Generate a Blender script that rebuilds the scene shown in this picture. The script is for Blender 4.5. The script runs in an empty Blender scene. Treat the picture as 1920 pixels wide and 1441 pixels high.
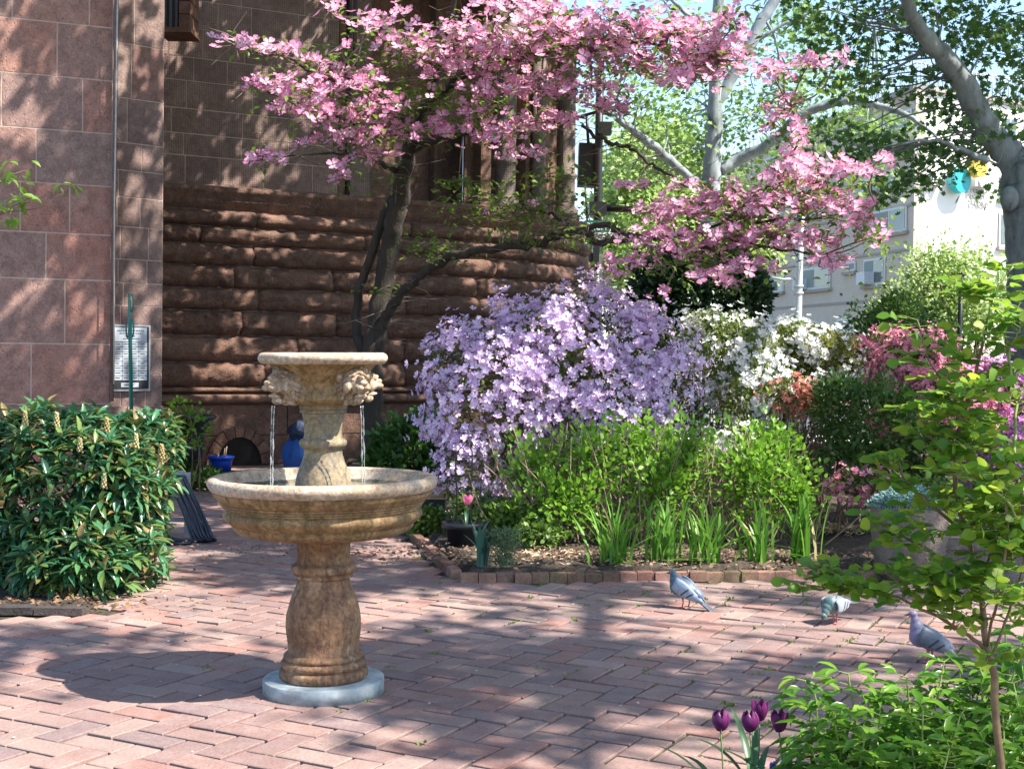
import bpy, math, random
import numpy as np
from mathutils import Vector, Matrix, noise as mnoise
R = math.radians
rng = np.random.default_rng(7); random.seed(7)
scn = bpy.context.scene
COL = scn.collection

# ------------------------------------------------------------------ camera
FPX, EYE = 2500.0, 1.5
PITCH = math.atan(55.5/FPX); ROLL = math.atan(0.013)
cam_d = bpy.data.cameras.new('camera'); cam = bpy.data.objects.new('camera', cam_d); COL.objects.link(cam)
cam_d.sensor_width = 36; cam_d.lens = FPX/1920*36; cam_d.clip_end = 1500
cam.location = (0, 0, EYE)
fw = Vector((0, math.cos(PITCH), -math.sin(PITCH))); rt = Vector((1, 0, 0)); up = rt.cross(fw)
r2 = rt*math.cos(ROLL) + up*math.sin(ROLL); u2 = up*math.cos(ROLL) - rt*math.sin(ROLL)
M = Matrix((r2, u2, -fw)).transposed().to_4x4(); M.translation = cam.location; cam.matrix_world = M
scn.camera = cam

# ------------------------------------------------------------------ sky, sun, exposure
SUNV = Vector((0.75, -0.29, 1.0)); SUN_EL = math.atan2(SUNV.z, math.hypot(SUNV.x, SUNV.y))
w = bpy.data.worlds.new('World'); scn.world = w; w.use_nodes = True
nt = w.node_tree; bg = nt.nodes['Background']
sky = nt.nodes.new('ShaderNodeTexSky'); sky.sky_type = 'NISHITA'; sky.sun_disc = False
sky.sun_elevation = SUN_EL; sky.sun_rotation = math.atan2(SUNV.x, SUNV.y)
sky.air_density = 1.0; sky.dust_density = .8; sky.ozone_density = 2.5
nt.links.new(sky.outputs[0], bg.inputs[0]); bg.inputs[1].default_value = 0.135
sd = bpy.data.lights.new('sun', 'SUN'); sd.energy = 5.0; sd.angle = R(0.55); sd.color = (1, .94, .86)
so = bpy.data.objects.new('sun', sd); COL.objects.link(so)
so.rotation_euler = SUNV.to_track_quat('Z', 'Y').to_euler(); so.location = (20, -8, 30)
scn.view_settings.view_transform = 'Standard'; scn.view_settings.look = 'None'
scn.view_settings.exposure = 1.42; scn.view_settings.gamma = 1
scn.cycles.max_bounces = 6; scn.cycles.transparent_max_bounces = 8

# ------------------------------------------------------------------ pixel helpers
def ray(px, py):
    return (r2*((px-960)/FPX) + u2*((720.5-py)/FPX) + fw)
def P(px, py, D):
    d = ray(px, py); return Vector((0, 0, EYE)) + d*(D/d.y)
def G(px, py, z=0.0):
    d = ray(px, py); return Vector((0, 0, EYE)) + d*((z-EYE)/d.z)
def on_plane(px, py, p0, n):
    d = ray(px, py); o = Vector((0, 0, EYE)); return o + d*((p0-o).dot(n)/d.dot(n))
def proj(X):   # (n,3) -> (n,2) pixels
    X = np.atleast_2d(X) - np.array([0, 0, EYE])
    z = X @ np.array(fw); z = np.where(z < .05, .05, z)
    return np.stack([960+FPX*(X@np.array(r2))/z, 720.5-FPX*(X@np.array(u2))/z], 1)

# ------------------------------------------------------------------ object helpers
def tag(o, label=None, cat=None, group=None, kind=None):
    if label: o['label'] = label
    if cat: o['category'] = cat
    if group: o['group'] = group
    if kind: o['kind'] = kind
    return o
def link(name, data, parent=None, mat=None):
    o = bpy.data.objects.new(name, data); COL.objects.link(o)
    if mat is not None and data is not None and hasattr(data, 'materials') and not len(data.materials): data.materials.append(mat)
    if parent is not None: o.parent = parent
    return o
def empty(name, loc=(0, 0, 0), rz=0):
    o = bpy.data.objects.new(name, None); COL.objects.link(o); o.location = loc; o.rotation_euler.z = rz
    o.empty_display_size = .1; return o
def place(o, parent_loc):   # geometry given in world coordinates: shift under a parent that sits elsewhere
    o.matrix_parent_inverse = Matrix.Translation(-Vector(parent_loc)); return o

def mesh_arr(name, V, F, rnd=None, t=None, smooth=False, mats=(), mi=None):
    """V (n,3); F (m,k) int array or list of arrays with different k"""
    Fs = F if isinstance(F, list) else [F]
    me = bpy.data.meshes.new(name); V = np.asarray(V, np.float32)
    me.vertices.add(len(V)); me.vertices.foreach_set('co', V.ravel())
    nl = sum(f.size for f in Fs); npo = sum(len(f) for f in Fs)
    me.loops.add(nl); me.polygons.add(npo)
    me.loops.foreach_set('vertex_index', np.concatenate([f.ravel() for f in Fs]).astype(np.int32))
    ks = np.concatenate([np.full(len(f), f.shape[1]) for f in Fs])
    st = np.concatenate([[0], np.cumsum(ks)[:-1]]).astype(np.int32)
    me.polygons.foreach_set('loop_start', st)
    me.polygons.foreach_set('use_smooth', np.full(npo, bool(smooth) or Fs[0].shape[1] == 3))
    if mi is not None: me.polygons.foreach_set('material_index', np.asarray(mi, np.int32))
    me.update(calc_edges=True)
    if rnd is not None:
        a = me.attributes.new('rnd', 'FLOAT', 'FACE'); a.data.foreach_set('value', np.asarray(rnd, np.float32))
    if t is not None:
        a = me.attributes.new('tip', 'FLOAT', 'POINT'); a.data.foreach_set('value', np.asarray(t, np.float32))
    for m in mats: me.materials.append(m)
    return me

class MB:
    """collects simple shapes into one mesh"""
    def __init__(s): s.v = []; s.f = []; s.sm = []
    def add(s, V, F, smooth=False):
        n = len(s.v); s.v += [tuple(p) for p in V]; s.f += [tuple(i+n for i in f) for f in F]; s.sm += [smooth]*len(F); return s
    def box(s, x0, x1, y0, y1, z0, z1, M=None):
        V = [Vector(p) for p in ((x0,y0,z0),(x1,y0,z0),(x1,y1,z0),(x0,y1,z0),(x0,y0,z1),(x1,y0,z1),(x1,y1,z1),(x0,y1,z1))]
        if M is not None: V = [M @ p for p in V]
        return s.add(V, [(0,3,2,1),(4,5,6,7),(0,1,5,4),(1,2,6,5),(2,3,7,6),(3,0,4,7)])
    def obox(s, o, ax, ay, az):  # origin + three edge vectors
        o, ax, ay, az = map(Vector, (o, ax, ay, az))
        V = [o, o+ax, o+ax+ay, o+ay, o+az, o+ax+az, o+ax+ay+az, o+ay+az]
        return s.add(V, [(0,3,2,1),(4,5,6,7),(0,1,5,4),(1,2,6,5),(2,3,7,6),(3,0,4,7)])
    def tube(s, pts, rad, n=8, cap=True):
        pts = [Vector(p) for p in pts]
        if not hasattr(rad, '__len__'): rad = [rad]*len(pts)
        V = []; F = []; prev = None
        for i, p in enumerate(pts):
            d = (pts[min(i+1, len(pts)-1)] - pts[max(i-1, 0)]); d = d.normalized() if d.length > 1e-9 else Vector((0,0,1))
            if prev is None:
                a = d.cross(Vector((0, 0, 1)) if abs(d.z) < .9 else Vector((1, 0, 0))).normalized()
            else:
                a = (prev - d*prev.dot(d)).normalized()
            prev = a; b = d.cross(a)
            for k in range(n):
                an = 2*math.pi*k/n; V.append(p + (a*math.cos(an) + b*math.sin(an))*rad[i])
        for i in range(len(pts)-1):
            for k in range(n):
                k2 = (k+1) % n; F.append((i*n+k, i*n+k2, (i+1)*n+k2, (i+1)*n+k))
        s.add(V, F, True)
        if cap:
            m = len(s.v)-len(V)
            s.f.append(tuple(m+k for k in range(n))[::-1]); s.f.append(tuple(m+(len(pts)-1)*n+k for k in range(n))); s.sm += [False, False]
        return s
    def lathe(s, prof, c=(0,0,0), n=48, axis=None, fn=None):
        c = Vector(c); V = []; F = []
        for (r, z) in prof:
            for k in range(n):
                a = 2*math.pi*k/n; rr = r if fn is None else fn(r, z, a)
                V.append(c + Vector((rr*math.cos(a), rr*math.sin(a), z)))
        for i in range(len(prof)-1):
            for k in range(n):
                k2 = (k+1) % n; F.append((i*n+k, i*n+k2, (i+1)*n+k2, (i+1)*n+k))
        return s.add(V, F, True)
    def ell(s, c, r, n=10, m=7, rot=None):
        c = Vector(c); V = [];F = []
        for i in range(m+1):
            th = math.pi*i/m
            for k in range(n):
                a = 2*math.pi*k/n; p = Vector((r[0]*math.sin(th)*math.cos(a), r[1]*math.sin(th)*math.sin(a), r[2]*math.cos(th)))
                if rot is not None: p = rot @ p
                V.append(c+p)
        for i in range(m):
            for k in range(n):
                k2 = (k+1) % n; F.append((i*n+k, (i+1)*n+k, (i+1)*n+k2, i*n+k2))
        return s.add(V, F, True)
    def mesh(s, name, mat=None):
        me = bpy.data.meshes.new(name); me.from_pydata(s.v, [], s.f); me.polygons.foreach_set('use_smooth', s.sm); me.update()
        if mat: me.materials.append(mat)
        return me
    def build(s, name, mat, parent=None):
        return link(name, s.mesh(name, mat), parent)

def smooth_path(pts, k=6):
    """Catmull-Rom through rows (any dimension)"""
    p = np.array(pts, float); p = np.vstack([2*p[0]-p[1], p, 2*p[-1]-p[-2]]); out = []
    for i in range(1, len(p)-2):
        for t in np.linspace(0, 1, k, endpoint=False):
            out.append(.5*((2*p[i]) + (-p[i-1]+p[i+1])*t + (2*p[i-1]-5*p[i]+4*p[i+1]-p[i+2])*t*t + (-p[i-1]+3*p[i]-3*p[i+1]+p[i+2])*t**3))
    out.append(p[-2]); return np.array(out)

# ------------------------------------------------------------------ materials
def newmat(name):
    m = bpy.data.materials.new(name); m.use_nodes = True; nt = m.node_tree
    return m, nt, nt.nodes['Principled BSDF'], nt.links
def N(nt, t, **kw):
    n = nt.nodes.new(t)
    for k, v in kw.items():
        if k in n.inputs: n.inputs[k].default_value = v
        else: setattr(n, k, v)
    return n
def ramp(nt, cols, pos=None, interp='LINEAR'):
    n = nt.nodes.new('ShaderNodeValToRGB'); e = n.color_ramp.elements; n.color_ramp.interpolation = interp
    pos = pos or [i/(len(cols)-1) for i in range(len(cols))]
    while len(e) < len(cols): e.new(.5)
    for i, (c, p) in enumerate(zip(cols, pos)): e[i].position = p; e[i].color = (*c, 1)
    return n
def rnd_value(nt):
    """per-piece random number: face attribute 'rnd' plus the object's own random"""
    a = N(nt, 'ShaderNodeAttribute', attribute_name='rnd'); o = N(nt, 'ShaderNodeObjectInfo')
    s = N(nt, 'ShaderNodeMath', operation='ADD'); nt.links.new(a.outputs['Fac'], s.inputs[0]); nt.links.new(o.outputs['Random'], s.inputs[1])
    f = N(nt, 'ShaderNodeMath', operation='FRACT'); nt.links.new(s.outputs[0], f.inputs[0]); return f.outputs[0]
def mixc(nt, fac, a, b, mode='MIX'):
    n = N(nt, 'ShaderNodeMix', data_type='RGBA', blend_type=mode)
    for s, v in ((0, fac), (6, a), (7, b)):
        if hasattr(v, 'links') or isinstance(v, bpy.types.NodeSocket): nt.links.new(v, n.inputs[s])
        else: n.inputs[s].default_value = (*v, 1) if hasattr(v, '__len__') and len(v) == 3 else v
    return n.outputs[2]
def coords(nt, scale=(1,1,1), kind='Object', rot=(0,0,0)):
    t = N(nt, 'ShaderNodeTexCoord'); m = N(nt, 'ShaderNodeMapping'); m.inputs['Scale'].default_value = scale; m.inputs['Rotation'].default_value = rot
    nt.links.new(t.outputs[kind], m.inputs[0]); return m.outputs[0]
def geo_pos(nt, scale=(1,1,1), rot=(0,0,0)):
    t = N(nt, 'ShaderNodeNewGeometry'); m = N(nt, 'ShaderNodeMapping'); m.inputs['Scale'].default_value = scale; m.inputs['Rotation'].default_value = rot
    nt.links.new(t.outputs['Position'], m.inputs[0]); return m.outputs[0]
def noise_n(nt, vec, scale, detail=4, rough=.6, dist=0):
    n = N(nt, 'ShaderNodeTexNoise'); n.inputs['Scale'].default_value = scale; n.inputs['Detail'].default_value = detail
    n.inputs['Roughness'].default_value = rough; n.inputs['Distortion'].default_value = dist
    nt.links.new(vec, n.inputs['Vector']); return n.outputs['Fac']
def bump(nt, b, h, strength, dist=.01, prev=None):
    n = N(nt, 'ShaderNodeBump'); n.inputs['Strength'].default_value = strength; n.inputs['Distance'].default_value = dist
    nt.links.new(h, n.inputs['Height'])
    if prev: nt.links.new(prev, n.inputs['Normal'])
    if b: nt.links.new(n.outputs[0], b.inputs['Normal'])
    return n.outputs[0]

def leaf_mat(name, cols, trans=.4, rough=.45, tcol=None, spec=.4, tip=None):
    """thin leaf or petal: reflects and lets light through; colour varies piece by piece"""
    m, nt, b, L = newmat(name)
    r = ramp(nt, cols); L.new(rnd_value(nt), r.inputs[0]); c = r.outputs[0]
    if tip is not None:
        a = N(nt, 'ShaderNodeAttribute', attribute_name='tip')
        rr = ramp(nt, [(1,1,1), (0,0,0)], tip[1]); L.new(a.outputs['Fac'], rr.inputs[0])
        c = mixc(nt, rr.outputs[0], c, tip[0])
    L.new(c, b.inputs['Base Color']); b.inputs['Roughness'].default_value = rough; b.inputs['Specular IOR Level'].default_value = spec
    tr = N(nt, 'ShaderNodeBsdfTranslucent'); k = mixc(nt, 1.0, c, tcol or (1,1,1), 'MULTIPLY'); L.new(k, tr.inputs[0])
    mx = N(nt, 'ShaderNodeMixShader'); mx.inputs[0].default_value = trans
    L.new(b.outputs[0], mx.inputs[1]); L.new(tr.outputs[0], mx.inputs[2])
    L.new(mx.outputs[0], nt.nodes['Material Output'].inputs[0]); return m
def plain(name, col, rough=.5, metal=0, nz=0.15, scale=20, spec=.5, bmp=0.0):
    m, nt, b, L = newmat(name); v = coords(nt); n = noise_n(nt, v, scale)
    r = ramp(nt, [tuple(c*(1-nz) for c in col), tuple(min(1, c*(1+nz)) for c in col)], [.3, .7]); L.new(n, r.inputs[0])
    L.new(r.outputs[0], b.inputs['Base Color']); b.inputs['Roughness'].default_value = rough; b.inputs['Metallic'].default_value = metal
    b.inputs['Specular IOR Level'].default_value = spec
    if bmp: bump(nt, b, n, bmp)
    return m
def bark_mat(name, cols, scale=6, stretch=.25, bmp=.6, pos=None):
    m, nt, b, L = newmat(name); v = geo_pos(nt, (1, 1, stretch)); n = noise_n(nt, v, scale, 6, .65, .4)
    r = ramp(nt, cols, pos); L.new(n, r.inputs[0]); n2 = noise_n(nt, geo_pos(nt, (1,1,.15)), scale*8, 4)
    L.new(mixc(nt, .5, r.outputs[0], mixc(nt, n2, (.3,.3,.3), (1.3,1.3,1.3)), 'MULTIPLY'), b.inputs['Base Color'])
    b.inputs['Roughness'].default_value = .9; bump(nt, b, n2, bmp, .02); return m
def stone_mat(name, cols, stain, bmp=.5, tool=0.0, fine=60, stain_amt=.5, net=False, moss=None):
    m, nt, b, L = newmat(name)
    r = ramp(nt, cols, interp='LINEAR'); L.new(rnd_value(nt), r.inputs[0])
    p = geo_pos(nt); n1 = noise_n(nt, p, 1.7, 6, .7, .5); n2 = noise_n(nt, p, fine, 5, .65); n3 = noise_n(nt, p, 9, 5, .7)
    rs = ramp(nt, [(0,0,0), (1,1,1)], [.42, .68]); L.new(n1, rs.inputs[0])
    sm = N(nt, 'ShaderNodeMath', operation='MULTIPLY'); sm.inputs[1].default_value = stain_amt; L.new(rs.outputs[0], sm.inputs[0])
    c = mixc(nt, sm.outputs[0], r.outputs[0], stain)
    r3 = ramp(nt, [(.68,.66,.66), (1.22,1.2,1.2)], [.3, .7]); L.new(n3, r3.inputs[0]); c = mixc(nt, 1.0, c, r3.outputs[0], 'MULTIPLY')
    r4 = ramp(nt, [(.7,.7,.7), (1.15,1.15,1.15)], [.35, .6]); L.new(n2, r4.inputs[0]); c = mixc(nt, .8, c, r4.outputs[0], 'MULTIPLY')
    if moss:
        rm = ramp(nt, [(0,0,0), (1,1,1)], [.5, .62]); L.new(noise_n(nt, p, 3.1, 6, .75), rm.inputs[0])
        mm = N(nt, 'ShaderNodeMath', operation='MULTIPLY'); mm.inputs[1].default_value = moss[1]; L.new(rm.outputs[0], mm.inputs[0])
        c = mixc(nt, mm.outputs[0], c, moss[0])
    if net:
        w1 = N(nt, 'ShaderNodeTexWave', wave_type='BANDS', bands_direction='Z'); w1.inputs['Scale'].default_value = 12
        w2 = N(nt, 'ShaderNodeTexWave', wave_type='BANDS', bands_direction='X'); w2.inputs['Scale'].default_value = 12
        for q in (w1, w2): L.new(p, q.inputs['Vector'])
        mxx = N(nt, 'ShaderNodeMath', operation='MAXIMUM'); L.new(w1.outputs['Fac'], mxx.inputs[0]); L.new(w2.outputs['Fac'], mxx.inputs[1])
        rw = ramp(nt, [(0,0,0), (1,1,1)], [.8, .97]); L.new(mxx.outputs[0], rw.inputs[0])
        k = N(nt, 'ShaderNodeMath', operation='MULTIPLY'); k.inputs[1].default_value = .6; L.new(rw.outputs[0], k.inputs[0])
        c = mixc(nt, k.outputs[0], c, (.05,.045,.04))
    L.new(c, b.inputs['Base Color']); b.inputs['Roughness'].default_value = .92; b.inputs['Specular IOR Level'].default_value = .2
    pr = bump(nt, None, n2, bmp, .01); pr = bump(nt, None, n3, bmp*.8, .03, pr)
    if tool:   # slanting chisel marks
        v = N(nt, 'ShaderNodeTexVoronoi'); v.inputs['Scale'].default_value = 14; v.inputs['Randomness'].default_value = 1
        L.new(geo_pos(nt, (2.6, 2.6, .9), (R(0), R(35), 0)), v.inputs['Vector'])
        rv = ramp(nt, [(0,0,0), (1,1,1)], [.08, .25]); L.new(v.outputs['Distance'], rv.inputs[0]); pr = bump(nt, None, rv.outputs[0], tool, .02, pr)
    L.new(pr, b.inputs['Normal']); return m
def glass_dark(name, col=(.03,.05,.07), rough=.08):
    m, nt, b, L = newmat(name); n = noise_n(nt, coords(nt), 3)
    r = ramp(nt, [tuple(c*.5 for c in col), tuple(c*2.2 for c in col)]); L.new(n, r.inputs[0]); L.new(r.outputs[0], b.inputs['Base Color'])
    b.inputs['Roughness'].default_value = rough; b.inputs['Specular IOR Level'].default_value = 1; return m

# ------------------------------------------------------------------ leaf and flower templates (x width, y length, z normal)
def tri(*f): return np.array(f, int)
def T_leaf(w=.22, droop=.12, fold=.1):
    V = np.array([(0,0,0), (-w*.8,.28,fold*.7), (0,.3,0), (w*.8,.28,fold*.7), (-w,.55,fold*.6), (0,.6,-droop*.25), (w,.55,fold*.6), (-w*.6,.8,-droop*.2), (w*.6,.8,-droop*.2), (0,1,-droop)], float)
    F = tri((0,2,1),(0,3,2),(1,2,5),(1,5,4),(2,3,6),(2,6,5),(4,5,7),(5,6,8),(5,9,7),(5,8,9))
    return V, F, V[:,1].copy()
def T_diamond(w=.3, fold=.12):
    V = np.array([(0,0,0), (-w,.5,fold), (w,.5,fold), (0,1,0)], float); return V, tri((0,2,3),(0,3,1)), V[:,1].copy()
def T_round(w=.36):
    V = np.array([(0,0,0), (-w*.85,.25,.05), (-w,.55,.06), (-w*.55,.85,.02), (0,1,-.03), (w*.55,.85,.02), (w,.55,.06), (w*.85,.25,.05), (0,.5,-.02)], float)
    return V, tri(*[(8, i, (i+7) % 8) for i in range(8)]), V[:,1].copy()
def T_lobed():
    out = [(0,0),(.34,-.06),(.22,.14),(.62,.22),(.33,.42),(.42,.68),(.16,.62),(0,1.0),(-.16,.62),(-.42,.68),(-.33,.42),(-.62,.22),(-.22,.14),(-.34,-.06)]
    V = np.array([(x, y, .07*abs(x)*((i % 2)*2-1)) for i, (x, y) in enumerate(out)] + [(0,.3,-.02)], float); n = len(out)
    return V, tri(*[(n, i, (i+1) % n) for i in range(n)]), V[:,1].copy()
def T_flower(petals, w, cup=.15, notch=0, curl=0., inner=.08, jitter=0.0, seed=0):
    """open flower of diameter about 2 facing +z"""
    rs = np.random.default_rng(seed); V = []; F = []; t = []
    for k in range(petals):
        a = 2*math.pi*k/petals + rs.normal()*jitter; L = 1 + rs.normal()*jitter*.7; cu = cup + rs.normal()*jitter*.5
        ca, sa = math.cos(a), math.sin(a)
        loc = [(inner,0,0,0), (.45,-w*.8,cu*.35,.45), (.45,w*.8,cu*.35,.45), (.5,0,cu*.25,.5), (.8,-w,cu*.8+curl,.8), (.8,w,cu*.8+curl,.8), (.82,0,cu*.6,.8), (1.0,-w*.45,cu+curl,1), (1.0,w*.45,cu+curl,1), (1-notch,0,cu*.95,.95)]
        n = len(V)
        for (x, y, z, q) in loc: V.append(((x*ca-y*sa)*L, (x*sa+y*ca)*L, z)); t.append(q)
        F += [(n,n+1,n+3),(n,n+3,n+2),(n+1,n+4,n+6),(n+1,n+6,n+3),(n+3,n+6,n+5),(n+3,n+5,n+2),(n+4,n+7,n+9),(n+4,n+9,n+6),(n+6,n+9,n+8),(n+6,n+8,n+5)]
    return np.array(V, float), np.array(F), np.array(t)
def T_flower_lo(petals, w, cup=.25, seed=0, jitter=.12):
    rs = np.random.default_rng(seed); V = [(0,0,0)]; F = []; t = [0]
    for k in range(petals):
        a = 2*math.pi*k/petals + rs.normal()*jitter; L = 1+rs.normal()*jitter; cu = cup+rs.normal()*jitter
        n = len(V)
        for (x, y, z, q) in ((.6,-w,cu*.6,.6), (.6,w,cu*.6,.6), (1,0,cu,1)):
            V.append(((x*math.cos(a)-y*math.sin(a))*L, (x*math.sin(a)+y*math.cos(a))*L, z)); t.append(q)
        F += [(0,n,n+2),(0,n+2,n+1)]
    return np.array(V, float), np.array(F), np.array(t)

def frames(nrm, yd=None, jit=0.0, r=rng):
    """rotation matrices whose z is near nrm and y near yd"""
    n = np.array(nrm, float); m = len(n)
    if jit: n = n + r.normal(size=(m, 3))*jit
    n /= np.linalg.norm(n, axis=1)[:, None]+1e-9
    y = r.normal(size=(m, 3)) if yd is None else np.array(yd, float) + r.normal(size=(m, 3))*.01
    x = np.cross(y, n); x /= np.linalg.norm(x, axis=1)[:, None]+1e-9; y = np.cross(n, x)
    return np.stack([x, y, n], 2)
def frames_y(yd, updir=(0,0,1), jit=0.0, r=rng):
    """y exactly along yd (leaf length), z as near updir as it can be"""
    y = np.array(yd, float); y /= np.linalg.norm(y, axis=1)[:, None]+1e-9; m = len(y)
    u = np.tile(np.array(updir, float), (m, 1)) + r.normal(size=(m, 3))*(jit+.01)
    x = np.cross(y, u); x /= np.linalg.norm(x, axis=1)[:, None]+1e-9; z = np.cross(x, y)
    return np.stack([x, y, z], 2)
def scatter(name, tmpl, pos, fr, sc, mat, parent=None, r=rng, kind=None, smooth=False):
    V, F, t = tmpl; pos = np.asarray(pos, float); m = len(pos)
    if m == 0: return None
    sc = np.broadcast_to(np.asarray(sc, float), (m,))
    W = np.einsum('mij,nj->mni', fr, V)*sc[:, None, None] + pos[:, None, :]
    FF = (F[None]+(np.arange(m)*len(V))[:, None, None]).reshape(-1, F.shape[1])
    me = mesh_arr(name, W.reshape(-1, 3), FF, np.repeat(r.random(m), len(F)), np.tile(t, m), smooth, (mat,))
    o = link(name, me, parent)
    if kind: o['kind'] = kind
    return o
def scatter_parts(name, rest, tmpls, pos, fr, sc, mat, parent, nparts=300, r=rng, smooth=False, key=None):
    """the pieces nearest the camera (in frame) become objects, all others one stuff part"""
    pos = np.asarray(pos, float); m = len(pos); sc = np.broadcast_to(np.asarray(sc, float), (m,))
    tmpls = tmpls if isinstance(tmpls, list) else [tmpls]
    px = proj(pos); inn = (px[:,0] > 0) & (px[:,0] < 1920) & (px[:,1] > 0) & (px[:,1] < 1441)
    k = (pos[:,1]/sc if key is None else key(pos, sc)) + np.where(inn, 0, 1e6)
    order = np.argsort(k); sel = order[:nparts]; sel = sel[inn[sel]]; rest_i = np.setdiff1d(np.arange(m), sel)
    meshes = [mesh_arr(name, T[0], T[1], None, T[2], smooth, (mat,)) for T in tmpls]
    for q, i in enumerate(sel):
        o = bpy.data.objects.new(name, meshes[q % len(meshes)]); COL.objects.link(o); o.parent = parent
        if parent.get('world_parts'): o.matrix_parent_inverse = Matrix.Translation(-parent.matrix_basis.translation)
        mt = Matrix(((*fr[i][0]*sc[i], pos[i][0]), (*fr[i][1]*sc[i], pos[i][1]), (*fr[i][2]*sc[i], pos[i][2]), (0,0,0,1)))
        o.matrix_basis = mt
    if len(rest_i):
        T = tmpls[0]; scatter(rest, T, pos[rest_i], fr[rest_i], sc[rest_i], mat, parent, r, 'stuff', smooth)

# ================================================================== STRUCTURE
M_soil, nt_, b_, L_ = newmat('soil')
_p = geo_pos(nt_); _r = ramp(nt_, [(.035,.024,.016), (.10,.072,.05), (.22,.17,.12)], [.35, .55, .72]); L_.new(noise_n(nt_, _p, 14, 8, .75), _r.inputs[0])
L_.new(_r.outputs[0], b_.inputs['Base Color']); b_.inputs['Roughness'].default_value = 1; bump(nt_, b_, noise_n(nt_, _p, 30, 6, .7), 1.0, .04)
M_joint, nt_, b_, L_ = newmat('mossy_joint_sand')
_p = geo_pos(nt_); _r = ramp(nt_, [(.015,.012,.009), (.05,.04,.027), (.08,.095,.02), (.19,.16,.08)], [.35, .48, .57, .7]); L_.new(noise_n(nt_, _p, 5, 8, .75), _r.inputs[0])
L_.new(_r.outputs[0], b_.inputs['Base Color']); b_.inputs['Roughness'].default_value = 1; bump(nt_, b_, noise_n(nt_, _p, 60, 4), 1.0, .01)
M_asphalt = plain('asphalt', (.07,.07,.075), .9, nz=.25, scale=4)

def sheet(name, pts, z, mat, kind='structure', parent=None):
    o = MB().add([(x, y, z) for x, y in pts], [tuple(range(len(pts)))]).build(name, mat, parent); o['kind'] = kind; return o
sheet('ground', [(-300,-200),(300,-200),(300,900),(-300,900)], -.045, plain('earth', (.12,.10,.07), 1, nz=.3, scale=.5))
sheet('road', [(-60,27),(120,27),(120,40),(-60,40)], -.041, M_asphalt)
sheet('pavement', [(-60,23.5),(120,23.5),(120,27),(-60,27)], -.037, plain('concrete', (.4,.38,.35), .9, nz=.12, scale=3))

# --- garden bed outline (world)
cornerA = G(862, 1090); cornerB = G(772, 1003); frontC = G(1660, 1083)
sideDir = (cornerB-cornerA).normalized(); frontDir = (frontC-cornerA).normalized()
def in_bed(x, y, m=0.0):
    # right of the side edge and behind the front edge
    v = np.stack([x-cornerA.x, y-cornerA.y], -1)
    front = -frontDir.y*v[...,0] + frontDir.x*v[...,1]
    side = sideDir.y*v[...,0] - sideDir.x*v[...,1]
    return (front > m) & (side > m)
lbA = G(178, 1150); 
def in_left_bed(x, y): return (x < lbA.x-.0) & (y > lbA.y-.0) & (y < 11.5)
# soil as gently heaped relief
def relief(name, x0, x1, y0, y1, nx, ny, fn, mat, kind='structure'):
    X, Y = np.meshgrid(np.linspace(x0, x1, nx), np.linspace(y0, y1, ny)); Z = fn(X, Y)
    V = np.stack([X, Y, Z], -1).reshape(-1, 3); I = np.arange(nx*ny).reshape(ny, nx)
    F = np.stack([I[:-1,:-1], I[:-1,1:], I[1:,1:], I[1:,:-1]], -1).reshape(-1, 4)
    o = link(name, mesh_arr(name, V, F, smooth=True, mats=(mat,))); o['kind'] = kind; return o
def soilz(X, Y):
    lump = .02*np.sin(X*7+Y*3)*np.sin(Y*6-X*2)+.012*np.sin(X*23+Y*11)*np.sin(Y*19)
    return np.where(in_bed(X, Y, .09), .06+lump, -.03)
relief('garden_bed', -2.5, 12, 8.0, 23, 240, 240, soilz, M_soil)
relief('side_bed', -7.5, lbA.x, lbA.y, 10.5, 60, 60, lambda X, Y: np.where(X < lbA.x-.33*(Y-lbA.y), .02+.015*np.sin(X*9)*np.sin(Y*8), -.04), M_soil)
relief('front_bed', .55, 5, 2.2, 4.7, 40, 30, lambda X, Y: .0+.02*np.sin(X*11)*np.sin(Y*9), M_soil)
sheet('paving_sand', [(-9,2),(6,2),(6,23),(-9,23)], -.014, M_joint)

# --- herringbone brick paving
M_brick, nt_, b_, L_ = newmat('paving_brick')
_r = ramp(nt_, [(.275,.168,.140), (.23,.140,.124), (.285,.185,.155), (.25,.150,.130), (.205,.138,.132), (.295,.205,.17), (.28,.142,.114), (.262,.172,.150)], interp='CONSTANT'); L_.new(rnd_value(nt_), _r.inputs[0])
_p = geo_pos(nt_); _n = noise_n(nt_, _p, 9, 7, .75); _n2 = noise_n(nt_, _p, 90, 4); _n3 = noise_n(nt_, _p, .9, 5, .6)
_d = ramp(nt_, [(0,0,0), (1,1,1)], [.38, .66]); L_.new(_n, _d.inputs[0])
_c = mixc(nt_, _d.outputs[0], _r.outputs[0], (.36,.28,.25)); _c = mixc(nt_, .55, _c, _r.outputs[0])
_w = ramp(nt_, [(.62,.60,.62), (1.15,1.12,1.08)], [.35, .62]); L_.new(_n3, _w.inputs[0]); _c = mixc(nt_, .6, _c, _w.outputs[0], 'MULTIPLY')
_s = ramp(nt_, [(.7,.7,.7), (1.1,1.1,1.1)], [.35, .6]); L_.new(_n2, _s.inputs[0]); _c = mixc(nt_, .7, _c, _s.outputs[0], 'MULTIPLY')
L_.new(_c, b_.inputs['Base Color']); b_.inputs['Roughness'].default_value = .82; bump(nt_, b_, _n, .35, .006, bump(nt_, None, _n2, .5, .003))

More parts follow.
